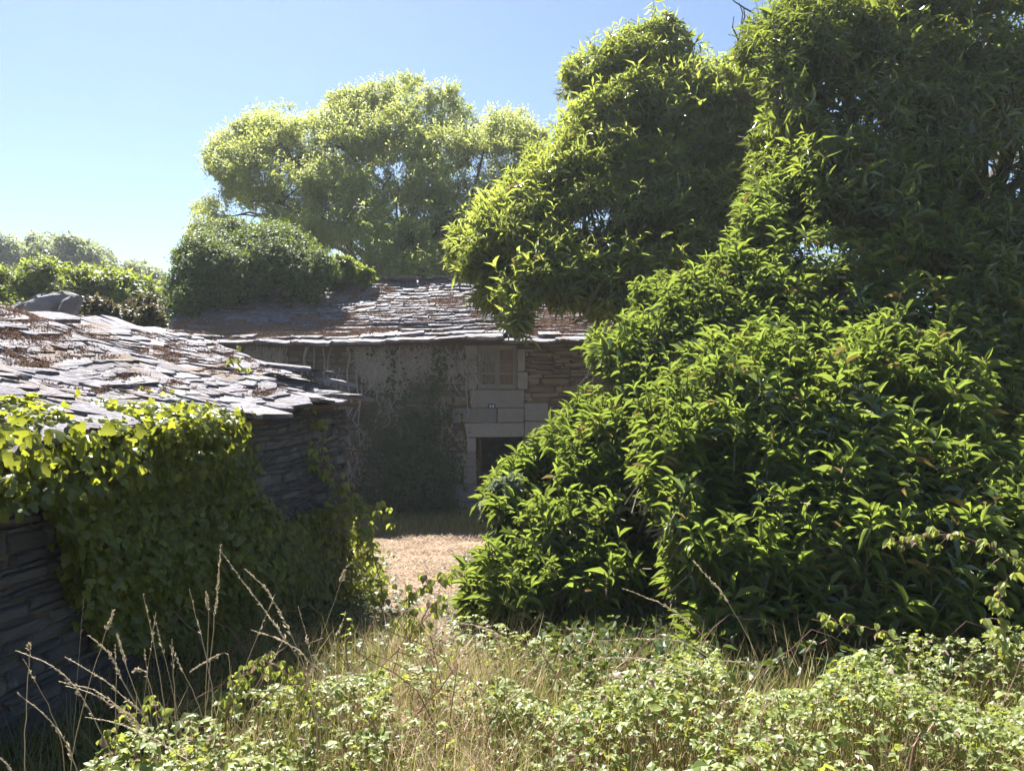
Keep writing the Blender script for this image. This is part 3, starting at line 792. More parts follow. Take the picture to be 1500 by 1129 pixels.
# big broken slabs jutting at the far corner
for (pxx, pyy, Y_, sx, sy, yaw, lift, rl) in [(448, 545, 8.1, .62, .42, .5, .05, -.10), (486, 560, 8.2, .5, .38, .7, .12, -.16), (352, 596, 6.1, .5, .4, .6, .1, -.1), (420, 540, 7.9, .5, .5, .2, .05, -.1), (60, 468, 6.6, .5, .4, 1.2, .2, .1)]:
    p = W(pxx, pyy, Y_); x = nrm(np.array([math.cos(yaw), math.sin(yaw), rl])); y = np.array([-math.sin(yaw), math.cos(yaw), lift]); y = nrm(y - x * (x @ y)); z = np.cross(x, y)
    link('slate', VSL[int(rng.integers(16))][2], nroof, Matrix(mat4(p, x * sx, y * sy, z * .035).tolist()))

# moss cushions on both roofs -----------------------------------------
def ray_surf(px, py, surf):
    """where the line of sight through a pixel meets a roof"""
    best = None; us = np.linspace(0, 1, 70); vs = np.linspace(0, 1, 40)
    key = id(surf)
    if key not in ray_surf.c:
        P = np.array([[surf(u, v) for v in vs] for u in us]); PX = 750 + F * P[..., 0] / P[..., 1]; PY = 564.5 - F * (P[..., 2] - CAMZ) / P[..., 1]
        ray_surf.c[key] = (P, PX, PY)
    P, PX, PY = ray_surf.c[key]; bad = P[..., 1] < .5
    d = (PX - px) ** 2 + (PY - py) ** 2 * 4; d[bad] = 1e9; i = np.unravel_index(d.argmin(), d.shape)
    return us[i[0]], vs[i[1]], P[i]
ray_surf.c = {}
def more(n, x0, x1, y0, y1, ru, rv, f=lambda x: 1.0):
    o = []
    for i in range(n):
        x = rng.uniform(x0, x1)
        if rng.random() < f(x): o.append((x, rng.uniform(y0, y1), rng.uniform(*ru), rng.uniform(*rv), rng.uniform(.6, 1.3)))
    return o
def moss(surf, spots, parent, per=520, size=.022, ulen=10, vlen=4, lift=.045):
    bag = Bag(); octv = np.array([(1, 0, 0), (0, 1, 0), (-1, 0, 0), (0, -1, 0), (0, 0, 1)], float); octt = np.array([(0, 1, 4), (1, 2, 4), (2, 3, 4), (3, 0, 4)])
    for (px, py, ru, rv, dens) in spots:
        u0, v0, _ = ray_surf(px, py, surf)
        n = int(per * dens * ru * rv / .06) + 20
        cu_ = rng.normal(0, 1, (max(3, n // 30), 2)) * .55
        for i in range(n):
            c_ = cu_[rng.integers(len(cu_))] + rng.normal(0, .17, 2)
            u = u0 + c_[0] * ru / ulen; v = v0 + c_[1] * rv / vlen
            if not (0 < u < 1 and -.01 < v < 1): continue
            p = surf(u, v) + np.array([0, 0, lift + rng.uniform(-.01, .025)])
            s = size * rng.uniform(.5, 1.5)
            a_ = rng.uniform(0, 6.28); Rz = np.array([[math.cos(a_), -math.sin(a_), 0], [math.sin(a_), math.cos(a_), 0], [0, 0, 1]])
            V = (octv + rng.normal(0, .2, (5, 3))) * np.array([s, s, s * 1.1]) @ Rz.T
            bag.add(V + p, octt, rng.uniform(0, 1))
    bag.build('moss', M_moss, parent, 'stuff')
moss(hroof, [(300, 484, .9, .3, 1.3), (360, 488, 1.1, .28, 1.4), (430, 490, 1.0, .22, 1.2), (270, 478, .5, .3, 1), (330, 474, .6, .3, .8), (480, 486, .5, .2, .8), (545, 487, .5, .2, .7),
             (562, 432, .3, .3, 1.2), (512, 436, .4, .3, .8), (655, 447, .45, .45, 1.5), (565, 466, .6, .3, .8), (590, 462, .5, .2, .6), (530, 487, .4, .2, .9), (698, 468, .3, .3, 1), (790, 480, .7, .5, 2.2), (815, 470, .5, .5, 1.6), (620, 474, .3, .15, .7),
             (870, 465, .8, .6, 1.2), (510, 470, .3, .3, .7), (580, 445, .3, .2, .5), (735, 420, .4, .3, .5), (500, 494, .5, .15, 1.0)] + more(60, 250, 520, 470, 497, (.2, .5), (.08, .2)) + more(50, 500, 720, 420, 495, (.08, .25), (.06, .14)) + more(30, 760, 900, 420, 490, (.2, .5), (.1, .3)), roof, ulen=11.7, vlen=4.0, size=.015)
moss(nearroof, [(25, 470, .5, .2, 1), (65, 476, .5, .2, 1.1), (80, 497, .3, .12, 1.2), (128, 492, .25, .12, 1.1), (142, 500, .2, .1, 1), (118, 528, .2, .12, 1), (232, 530, .2, .12, 1), (15, 518, .15, .1, 1), (250, 512, .3, .1, .6), (430, 530, .3, .15, .8), (200, 497, .3, .1, .5), (180, 560, .2, .1, .8), (20, 500, .4, .1, .9), (320, 520, .3, .1, .6), (500, 560, .2, .1, .7), (265, 575, .15, .1, .8)] + more(50, 0, 420, 468, 585, (.05, .22), (.03, .08)),
     nroof, ulen=7.3, vlen=2.3, size=.0055, per=2300, lift=.030)

# rocks and dark growth behind the near ridge
def rock(pts, label, px, py, Y, s, seed, rot):
    nA, nB = 26, 15; V = []
    for i in range(nB + 1):
        ph = i / nB * math.pi
        for j in range(nA):
            th = j / nA * 2 * math.pi; d = Vector((math.sin(ph) * math.cos(th), math.sin(ph) * math.sin(th), math.cos(ph)))
            # angular: clip the ball with a few random planes, then break up the faces
            k = 1.0; rr_ = np.random.default_rng(seed)
            for q in range(12):
                pn = Vector(rr_.normal(0, 1, 3)).normalized(); c_ = d.dot(pn)
                if c_ > .3: k = min(k, rr_.uniform(.62, .95) / c_)
            k += noise.noise(d * 3 + Vector((seed, 0, 0))) * .09 + noise.noise(d * 9) * .05
            V.append((d.x * k * s[0], d.y * k * s[1], d.z * k * s[2]))
    T = []
    for i in range(nB):
        for j in range(nA): a_ = i * nA + j; b2 = i * nA + (j + 1) % nA; T += [(a_, a_ + nA, b2 + nA), (a_, b2 + nA, b2)]
    Mr = Matrix.Rotation(rot[1], 4, 'Y') @ Matrix.Rotation(rot[0], 4, 'Z')
    p = W(px, py, Y); o = link('rock', mesh('rock', V, np.array(T), M_rock), None, Matrix.Translation(tuple(p)) @ Mr)
    tag(o, label, 'rock')
rock(None, 'large grey boulder leaning behind the outbuilding ridge', 75, 452, 8.0, (.32, .25, .17), 3, (.3, -.35))
rock(None, 'upright pale slab of rock just right of the grey boulder', 97, 452, 7.9, (.06, .2, .17), 5, (.2, .6))
rock(None, 'small pale rock at the left foot of the grey boulder', 30, 449, 8.1, (.12, .1, .05), 9, (.1, -.3))
# a bank of earth behind the outbuilding that carries the rocks and hedge
bk = Bag(); P_ = []; nx_, ny_ = 24, 14
for j in range(ny_ + 1):
    for i in range(nx_ + 1):
        x = -17 + 11.9 * i / nx_ ; y = 7.0 + 17 * j / ny_
        top = CAMZ + .62 + .02 * (y - 7) ; e = min(1, (i / nx_) * 0 + (1 - i / nx_) * 3, )
        e = min(1, (1 - i / nx_) * 4) * min(1, (j + .6) / 1.5); 
        P_.append((x - (0 if y > 11 else 0), y, float(gz(x, y)) - .1 + (top - float(gz(x, y))) * e ** .6 + rng.normal(0, .03)))
I = np.arange((nx_ + 1) * (ny_ + 1)).reshape(ny_ + 1, nx_ + 1)
q = np.stack([I[:-1, :-1], I[:-1, 1:], I[1:, 1:], I[1:, :-1]], -1).reshape(-1, 4)
eb = link('earth_bank', mesh('earth_bank', P_, q, M_ground, True), kind='structure'); eb['label'] = 'earth bank behind the outbuilding'

# ------------------------------------------------------------------ plants
def trunk_and_limbs(parent, base, cl, r0, k, fork, mat=M_bark, amp=.05, skip=1):
    """tapered trunk to a fork, a limb to each of k leaf masses, finer boughs to the others"""
    b = Bag(); base = np.asarray(base, float); fork = np.asarray(fork, float)
    b.tube(wiggle(base, fork, 7, .03), np.linspace(r0, r0 * .62, 7), 9); b.build('trunk', mat, parent, smooth=True)
    C = np.array([c[0] for c in cl]); idx = rng.permutation(len(cl)); mains = []
    for i in idx[:k]:
        e = C[i]; s = base + (fork - base) * rng.uniform(.62, 1.0)
        l = Bag(); P = wiggle(s, e, 8, amp, .06); l.tube(P, np.linspace(r0 * .38, r0 * .07, 8), 6); l.build('limb', mat, parent, smooth=True); mains.append(P)
    A = np.concatenate(mains); b = Bag()
    for i in idx[k:]:
        d = np.linalg.norm(A - C[i], axis=1); s = A[d.argmin()]
        b.tube(wiggle(s, C[i], 5, .07, .05), np.linspace(r0 * .12, r0 * .04, 5), 4)
    b.build('boughs', mat, parent, 'stuff')

def leafy(name, label, cat, poly, Yf, thick, ncl, rr, ntips, base, r0, fork, mat, L, Wd, kl, k=8, single=0, group=None, droop=.35, up=.45, proto=CHESTNUT, fine=None,
          twig=.25, back=.12, fill=1.0, shell=(.55, 1.08), shade=0, stems=None, restname='foliage', twigmat=M_twig, extra=None, spread=(.55, 1.35), sprays=9, lat=.17, field=None):
    cl = clumps(poly, Yf, thick, ncl, rr[0], rr[1], fill)
    if extra: cl += extra
    t = thing(name, label, cat, base, group)
    if stems:
        for (sx, sy) in stems:
            bs = (sx, sy, float(gz(sx, sy)) - .05); C = np.array([c[0] for c in cl]); d = np.abs(C[:, 0] - sx) + rng.uniform(0, 1.2, len(C)); e = C[d.argmin()]
            s_ = Bag(); s_.tube(wiggle(bs, e, 7, .05, .05), np.linspace(r0, r0 * .3, 7), 6); s_.build('stem', mat=M_bark, parent=t, smooth=True)
    elif r0 > 0: trunk_and_limbs(t, base, cl, r0, k, fork)
    if field:
        P, D, s = mass_tips(poly, Yf, thick, ntips, field[0], field[1], field[2], up); shell = (0, 1)
    else: P, D, C, rc, s = tips_on(cl, ntips, up, shell, sprays=sprays, lat=lat)
    g = gz(P[:, 0], P[:, 1]); ok = P[:, 2] > g + .05; P, D, s = P[ok], D[ok], s[ok]
    if twig > 0:
        S = P - D * twig * rng.uniform(.6, 1.2, len(P))[:, None]; mid_ = (S + P) / 2 + rng.normal(0, .01, S.shape)
        V, T = many_tubes(np.stack([S, mid_, P], 1), np.array([.006, .004, .0025]) * (1 if twig > .2 else .8), 3)
        me = mesh('twigs', V, T, twigmat, False, {'tone': np.full(len(V), .5)}); link('twigs', me, t, None, 'stuff')
    O, DD, NN, LL, WW, AGE = rosettes(P, D, kl, L, Wd, droop, spread, back)
    sz = np.tile(np.clip(rng.normal(.97, .3, len(P)), .42, 1.6), kl); LL = LL * sz; WW = WW * sz * rng.uniform(.8, 1.2, len(WW))
    kp = rng.random(len(O)) < .86; O, DD, NN, LL, WW, AGE = O[kp], DD[kp], NN[kp], LL[kp], WW[kp], AGE[kp]; s = np.tile(s, kl)[kp]
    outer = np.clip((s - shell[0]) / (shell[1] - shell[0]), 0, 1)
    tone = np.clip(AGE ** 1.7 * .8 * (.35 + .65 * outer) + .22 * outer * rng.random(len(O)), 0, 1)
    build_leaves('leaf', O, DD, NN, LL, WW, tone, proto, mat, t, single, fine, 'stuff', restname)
    return t, cl

# pale ash tree behind the house
BG = [(300, 228), (325, 190), (380, 158), (440, 166), (520, 132), (600, 118), (665, 128), (705, 165), (760, 165), (795, 195), (800, 420), (560, 425), (525, 400), (500, 372), (400, 335), (285, 335), (280, 305), (335, 272), (305, 250)]
leafy('ash_tree', 'large spreading tree with pale yellow green leaves rising behind the house roof', 'tree', BG, lambda x, y: 26 + (250 - y) * .018, 2.6, 150, (.35, 1.1), 44000,
      W(640, 620, 27) * [1, 1, 0] + [0, 0, -.6], .42, W(640, 440, 26), M_ash, .135, .05, 7, k=22, droop=.3, up=.6, proto=SIMPLE, twig=.0, back=.25, fill=.66, shell=(.3, 1.15), field=(.9, .42, 9))
# dark growth under the ash, over the ridge
leafy('bush', 'dark evergreen bush between the house ridge and the pale tree', 'bush', [(540, 405), (600, 330), (660, 300), (700, 350), (720, 420), (700, 430), (560, 430)], 24.0, 1.6, 26, (.35, .9), 7000,
      W(640, 620, 24) * [1, 1, 0] + [0, 0, -.8], .12, W(640, 450, 24), M_bush, .2, .09, 6, k=6, proto=SIMPLE, twig=0, back=.2, fill=.8)
# domed bush over the roof
DOME = [(238, 470), (240, 425), (248, 380), (275, 342), (335, 318), (420, 326), (470, 352), (497, 392), (492, 425), (430, 440), (360, 440), (300, 455), (270, 480)]
leafy('domed_bush', 'dense rounded dark green bush swelling over the left end of the roof', 'bush', DOME, lambda x, y: 18.7 - .016 * (y - 385), .8, 50, (.35, .85), 26000,
      W(330, 600, 19.9) * [1, 1, 0] + [-.6, 4.0, -.9], .0, None, M_bush, .085, .045, 5, proto=SIMPLE, twig=0, back=.08, fill=.5, shell=(.75, 1.0), up=.7, sprays=30, lat=.3)
dtrunk = bpy.data.objects['domed_bush']
tb = Bag(); tb.tube(wiggle(np.array([-8.4, 20.4, -1.0]), W(330, 420, 19), 9, .03), np.linspace(.2, .07, 9), 8); tb.build('trunk', M_bark, dtrunk, smooth=True)
leafy('bush', 'light green sprawling bush at the foot of the domed bush on the ridge', 'bush', [(480, 405), (490, 372), (515, 380), (552, 400), (545, 412), (500, 418)], 19.3, .4, 9, (.2, .4), 1600,
      (-4.0, 20.2, 2.2), .0, None, M_yew, .14, .06, 6, proto=SIMPLE, twig=0, back=.1, fill=.7)
# far trees and hedge on the left
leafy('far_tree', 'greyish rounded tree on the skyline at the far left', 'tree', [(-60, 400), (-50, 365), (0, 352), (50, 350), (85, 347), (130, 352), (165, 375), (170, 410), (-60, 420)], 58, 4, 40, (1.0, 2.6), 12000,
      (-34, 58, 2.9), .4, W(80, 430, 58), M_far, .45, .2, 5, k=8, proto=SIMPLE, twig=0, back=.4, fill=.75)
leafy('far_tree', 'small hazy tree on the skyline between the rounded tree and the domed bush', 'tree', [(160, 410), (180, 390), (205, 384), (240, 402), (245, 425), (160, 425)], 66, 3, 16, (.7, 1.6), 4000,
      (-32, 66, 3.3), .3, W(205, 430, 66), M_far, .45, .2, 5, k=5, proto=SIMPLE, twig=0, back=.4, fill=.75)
leafy('hedge', 'yellow green hedge beyond the outbuilding roof', 'hedge', [(-80, 470), (-80, 400), (30, 396), (70, 390), (150, 392), (240, 410), (250, 480), (120, 480)], 21, 1.8, 60, (.4, .9), 15000,
      (-13, 21, CAMZ + .5), .0, None, M_yew, .17, .075, 6, proto=SIMPLE, twig=0, back=.14, fill=.6, up=.7)
leafy('bush', 'dark brownish bush directly behind the ridge of the outbuilding', 'bush', [(120, 480), (125, 435), (160, 440), (180, 455), (215, 425), (245, 440), (250, 480), (180, 500)], 13.5, .6, 20, (.15, .4), 5000,
      (-7, 13.5, CAMZ + .6), .0, None, leaf_mat('brown_bush_leaf', (.03, .035, .018), (.10, .08, .035), (.16, .14, .04), .25, .5, .3), .09, .045, 6, proto=SIMPLE, twig=.15, back=.08, fill=.6)

# big chestnut over the house
TREE = [(668, 372), (690, 310), (735, 275), (775, 225), (805, 190), (838, 130), (850, 68), (900, 45), (955, 20), (1005, 45), (1050, 72), (1100, 58), (1160, 90), (1180, 200), (1175, 330), (1110, 420), (1010, 420), (940, 425), (885, 470), (862, 440), (835, 470), (800, 445), (775, 490), (730, 490), (705, 440), (700, 415), (675, 400)]
tree, tcl = leafy('chestnut_tree', 'tall chestnut tree overhanging the right end of the house roof', 'tree', TREE, lambda x, y: 12.9 + (230 - y) * .0085, 1.3, 170, (.20, .50), 15500,
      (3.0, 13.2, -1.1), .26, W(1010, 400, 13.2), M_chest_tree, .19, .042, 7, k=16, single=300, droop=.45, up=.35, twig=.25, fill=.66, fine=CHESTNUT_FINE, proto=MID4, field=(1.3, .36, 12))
DARK = [(1095, 75), (1120, 10), (1180, -60), (1600, -70), (1620, 560), (1440, 560), (1400, 420), (1250, 330), (1120, 330), (1100, 240), (1130, 170)]
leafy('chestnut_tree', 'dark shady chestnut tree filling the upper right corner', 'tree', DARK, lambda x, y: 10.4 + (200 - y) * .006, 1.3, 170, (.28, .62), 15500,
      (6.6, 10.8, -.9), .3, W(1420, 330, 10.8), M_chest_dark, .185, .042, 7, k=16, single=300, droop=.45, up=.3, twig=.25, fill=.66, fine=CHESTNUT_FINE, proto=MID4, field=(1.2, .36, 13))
# bare dead twig above the trees
dt = thing('dead_branch', 'thin bare dead branch sticking up against the sky between the two chestnut crowns', 'branch', W(1075, 75, 11.5))
for k_, pts in enumerate([[(1075, 80), (1084, 50), (1088, 20), (1083, 5)], [(1086, 40), (1091, 25), (1089, 10)], [(1082, 60), (1073, 40), (1075, 25)], [(1105, 20), (1090, 12), (1075, 2), (1068, -8)]]):
    b = Bag(); b.tube([W(x, y, 11.5 + .02 * i) for i, (x, y) in enumerate(pts)], np.linspace(.014, .006, len(pts)), 5); b.build('twig', M_bark, dt)

# chestnut coppice in front
SA = [(688, 900), (682, 800), (708, 745), (748, 700), (822, 645), (862, 585), (872, 510), (925, 440), (1000, 392), (1085, 345), (1135, 430), (1135, 900), (960, 940), (800, 945)]
SB = [(1070, 440), (1095, 305), (1150, 268), (1250, 250), (1375, 247), (1400, 330), (1480, 378), (1560, 400), (1560, 640), (1080, 600)]
SC = [(930, 590), (1040, 505), (1180, 485), (1330, 488), (1435, 560), (1460, 660), (1500, 640), (1590, 620), (1590, 985), (1350, 990), (1180, 995), (1000, 975)]
common = dict(single=300, droop=.25, up=1.15, twig=.32, fine=CHESTNUT_FINE, field=(1.75, .24, 16))
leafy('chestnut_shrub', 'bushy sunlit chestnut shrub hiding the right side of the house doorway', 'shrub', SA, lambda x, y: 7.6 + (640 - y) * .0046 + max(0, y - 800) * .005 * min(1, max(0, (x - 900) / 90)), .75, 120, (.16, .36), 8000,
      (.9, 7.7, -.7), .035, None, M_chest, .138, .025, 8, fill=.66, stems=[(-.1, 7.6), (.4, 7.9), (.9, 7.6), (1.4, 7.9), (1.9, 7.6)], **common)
leafy('chestnut_shrub', 'upper chestnut shrub with bright shoots against the dark tree crown', 'shrub', SB, lambda x, y: 8.7 + (400 - y) * .006, .8, 100, (.2, .40), 5200,
      (3.9, 8.6, -.75), .045, None, M_chest, .145, .026, 8, fill=.70, stems=[(2.9, 8.6), (3.7, 8.8), (4.5, 8.5), (5.2, 8.7)], **common)
leafy('chestnut_shrub', 'nearest chestnut shrub with shaded underside at the right of the photo', 'shrub', SC, lambda x, y: 6.1 + (720 - y) * .0042 + max(0, y - 780) * .0025, .7, 105, (.14, .33), 7200,
      (2.6, 6.2, -.5), .035, None, M_chest, .145, .027, 8, fill=.66, stems=[(1.5, 6.1), (2.1, 6.4), (2.7, 6.0), (3.3, 6.3), (4.0, 6.0)], **common)
leafy('clematis', 'greyish fluffy climber on the left edge of the sunlit chestnut shrub', 'climber', [(700, 770), (715, 700), (760, 690), (775, 740), (750, 800), (720, 820)], 6.9, .15, 10, (.06, .14), 500,
      W(735, 780, 6.9), .0, None, M_clem, .045, .03, 6, proto=OVATE, twig=.1, back=.04, fill=.6)

# ------------------------------------------------------------------ creepers on the house wall
dv = thing('dead_creeper', 'pale dead creeper stems hanging down the left part of the house wall', 'creeper', (hx(500), HY - .1, hz(740)))
n = 2400
pxs = np.concatenate([rng.uniform(352, 660, n - 220), rng.uniform(515, 565, 160), rng.uniform(660, 700, 60)])
top = np.where(rng.random(n) < .6, rng.uniform(504, 540, n), rng.uniform(520, 680, n)); ln_ = rng.uniform(8, 55, n)
npt = 7; PP = np.zeros((n, npt, 3)); wob = np.cumsum(rng.normal(0, .055, (n, npt)), 1)
for j in range(npt):
    PP[:, j, 0] = hx(pxs) + wob[:, j]; PP[:, j, 1] = HY - rng.uniform(.05, .11, n); PP[:, j, 2] = np.maximum(hz(top + ln_ * j / (npt - 1)), -1.0)
kp = (vnoise(PP[:, 3], 1.7) + .5 * vnoise(PP[:, 3], 4.3)) > -.12; PP = PP[kp]; n = len(PP)
V, T = many_tubes(PP, rng.uniform(.0035, .010, (n, 1)) * np.ones((1, npt)), 3)
link('dead_stems', mesh('dead_stems', V, T, M_deadvine, False, {'tone': np.full(len(V), .5)}), dv, None, 'stuff')
for k_ in range(10):
    b = Bag(); x = rng.uniform(380, 560); b.tube([(hx(x + rng.normal(0, 4) ), HY - .1, hz(y)) for y in np.linspace(505, rng.uniform(620, 740), 9)], np.linspace(.02, .012, 9), 5); b.build('stem', M_deadvine, dv)
def wall_leaves(nl, centers, surfn, L, proto, mat, parent, off=(.03, .14), tone=(0, .6), single=0, rest='foliage', fine=None, tilt=.5):
    """centers: (n,3) wall points; surfn outward normal"""
    surfn = np.asarray(surfn, float); n_ = len(centers)
    O = centers + surfn * rng.uniform(off[0], off[1], n_)[:, None]
    D = nrm(np.array([0, 0, -1.0]) + surfn * .35 + rng.normal(0, .55, (n_, 3))); Nn = nrm(surfn * 1.0 + np.array([0, 0, .45]) + rng.normal(0, tilt * .6, (n_, 3)))
    Ls = L * rng.uniform(.55, 1.3, n_)
    build_leaves('leaf', O, D, Nn, Ls, Ls * .95, rng.uniform(tone[0], tone[1], n_), proto, mat, parent, single, fine, 'stuff', rest)
hi_ = thing('ivy', 'dark green ivy growing up the house wall left of the doorway', 'ivy', (hx(600), HY - .1, -1.04))
cand = rng.uniform([515, 510], [690, 765], (16000, 2)); x, y = cand[:, 0], cand[:, 1]
dens = np.clip((y - 560) / 110, .04, 1) * np.clip(1.25 - np.abs(x - 605) / 68, 0, 1) * (.35 + .65 * (np.sin(x * .13 + y * .02) * np.sin(y * .05 + x * .03) > -.25))
dens = np.maximum(dens, .35 * np.exp(-((x - 640 - 8 * np.sin(y * .05)) / 9) ** 2) * (y < 640)); dens = np.maximum(dens, .3 * np.exp(-((x - 575) / 7) ** 2) * (y < 640))
cand = cand[rng.random(len(cand)) < dens * .8]
cen = np.stack([hx(cand[:, 0]), np.full(len(cand), HY), hz(cand[:, 1])], 1); cen = cen[cen[:, 2] > -.98]
wall_leaves(0, cen, (0, -1, 0), .075, IVY_SMALL, M_weed, hi_, off=(.05, .28), tone=(0, .5))
for k_ in range(7):
    b = Bag(); x = 560 + 16 * k_; b.tube([(hx(x + 6 * math.sin(i + k_)), HY - .09, max(-1.05, hz(755 - i * 26))) for i in range(7)], np.linspace(.022, .008, 7), 5); b.build('stem', M_bark, hi_)
leafy('weeds', 'dark weeds and brambles growing against the foot of the house wall', 'weeds', [(430, 800), (440, 745), (520, 725), (600, 715), (660, 735), (700, 760), (690, 780), (560, 800)], 15.3, .35, 34, (.12, .32), 3000,
      (-3.2, 15.4, -1.04), .0, None, M_weed, .085, .045, 6, proto=SIMPLE, twig=.15, back=.08, fill=.6)
tag(bpy.data.objects['weeds'], 'dark weeds and brambles growing against the foot of the house wall', 'weeds', kind='stuff')

# ------------------------------------------------------------------ ivy on the outbuilding wall and eave
iv = thing('ivy', 'thick ivy curtain hanging over the outbuilding eave and covering its wall', 'ivy', (-2.2, 4.5, -.6))
def wall_hit(px, py):
    # plane through wp0 along wd
    a_ = (px - 750) / F; # x=a*Y ; (x-wp0x, Y-wp0y) . n = 0
    nx__, ny__ = wn_[0], wn_[1]; Yh = (wp0[0] * nx__ + wp0[1] * ny__) / (a_ * nx__ + ny__)
    return np.stack([a_ * Yh, Yh, CAMZ - (py - 564.5) / F * Yh], -1)
IVP = [(-40, 620), (0, 625), (180, 610), (300, 598), (325, 625), (338, 700), (372, 745), (400, 765), (470, 735), (530, 800), (535, 900), (430, 960), (290, 960), (120, 930), (75, 860), (45, 770), (20, 720), (-40, 660)]
cand = rng.uniform([-40, 590], [540, 960], (42000, 2)); m_ = inside(IVP, cand[:, 0] + rng.normal(0, 6, len(cand)), cand[:, 1] + rng.normal(0, 6, len(cand))); cand = cand[m_]
cen = wall_hit(cand[:, 0], cand[:, 1])
keep = rng.random(len(cen)) < np.clip((cen[:, 1] / 6.5) ** 2, .2, 1) * np.where(cand[:, 0] > 380, .85, 1)
cen = cen[keep]; cen = cen[cen[:, 2] > gz(cen[:, 0], cen[:, 1])]
outn = np.array([-wn_[0], -wn_[1], 0])
bul = .12 + .10 * np.sin(cen[:, 1] * 2.3 + cen[:, 2] * 3) * np.sin(cen[:, 2] * 4.1 + 1)
cen = cen + outn * np.maximum(bul, 0)[:, None] * rng.uniform(0.2, 1, len(cen))[:, None]
n_ = 3200; t_ = TA + (1.75 - TA) * rng.uniform(0, 1, n_) ** 1.1; ov = rng.uniform(.06, .33, n_); zz = np.array([ez(t) for t in t_]) + .07 - rng.uniform(0, .34, n_) * np.clip(1 - (t_ - 1.8), 0.2, 1)
hang = np.stack([wp0[0] + wd[0] * t_ - wn_[0] * ov, wp0[1] + wd[1] * t_ - wn_[1] * ov, zz], 1); cen = np.concatenate([cen, hang])
wall_leaves(0, cen, outn, .060, IVY, M_ivy, iv, off=(.03, .10), tone=(0, .75), single=300)
# crest of ivy and bindweed on the eave slates
pts = []
CR = [(-60, 560), (40, 548), (150, 545), (225, 540), (262, 575), (300, 585), (335, 592), (335, 640), (180, 660), (-60, 680)]
cand = rng.uniform([-60, 535], [345, 680], (9000, 2)); cand = cand[inside(CR, cand[:, 0], cand[:, 1])]
cand = cand[rng.random(len(cand)) < np.clip((cand[:, 1] - 535) / 50, .15, 1)]
t_ = TA + (1.8 - TA) * rng.uniform(0, 1, 9000) ** 1.15; vv = np.abs(rng.normal(0, .17, 9000)) - .06
dn = .5 + .5 * np.sin(t_ * 5.2) * np.sin(t_ * 2.1 + 1); ok = (rng.random(9000) < .35 + .65 * dn) & (vv < .12 + .16 * (np.sin(t_ * 1.9 + .5) + 1) * .5 + .14 * np.clip(1.5 - t_, 0, 2) / 1.5 + .12 * np.sin(t_ * 4.3) + .10 * np.sin(t_ * 11 + 1)); t_ = t_[ok]; vv = vv[ok]
P_ = np.array([nearroof((t - TA + .1) / (TB - TA + .2), v) for t, v in zip(t_, vv)]); P_[:, 2] += rng.uniform(.02, .10, len(P_)) * np.clip(1 - vv * 2.5, .3, 1)
n2 = 2600; t2 = TA + (1.7 - TA) * rng.uniform(0, 1, n2) ** 1.15; o2 = rng.uniform(.16, .40, n2); z2 = np.array([ez(t) for t in t2]) + .09 - rng.uniform(0, .16, n2)
P_ = np.concatenate([P_, np.stack([wp0[0] + wd[0] * t2 - wn_[0] * o2, wp0[1] + wd[1] * t2 - wn_[1] * o2, z2], 1)])
kp = vnoise(P_, 2.6) > -.16; P_ = P_[kp]
nU = len(P_); D = nrm(np.array([.5, -.3, -.25]) + rng.normal(0, .6, (nU, 3))); Nn = nrm(np.array([.1, -.1, 1.0]) + rng.normal(0, .45, (nU, 3))); Ls = .046 * rng.uniform(.45, 1.35, nU)
crest = thing('ivy', 'sunlit yellow green ivy shoots lying over the eave slates of the outbuilding', 'ivy', P_.mean(0))
build_leaves('leaf', P_, D, Nn, Ls, Ls * .95, rng.uniform(.1, 1, nU), IVY, M_ivy, crest, 300, None, 'stuff', 'foliage')
for k_ in range(7):
    t0 = rng.uniform(-.8, 2.6); b = Bag(); P0 = nearroof((t0 - TA) / 7.5, .22 + rng.uniform(0, .1)); pts = [P0 + np.array([0, 0, .06])]
    for i in range(5): pts.append(pts[-1] + np.array([.10, rng.normal(0, .10), -.04 - .05 * i]))
    b.tube(pts, np.linspace(.006, .003, 6), 4); b.build('runner', M_twig, crest)

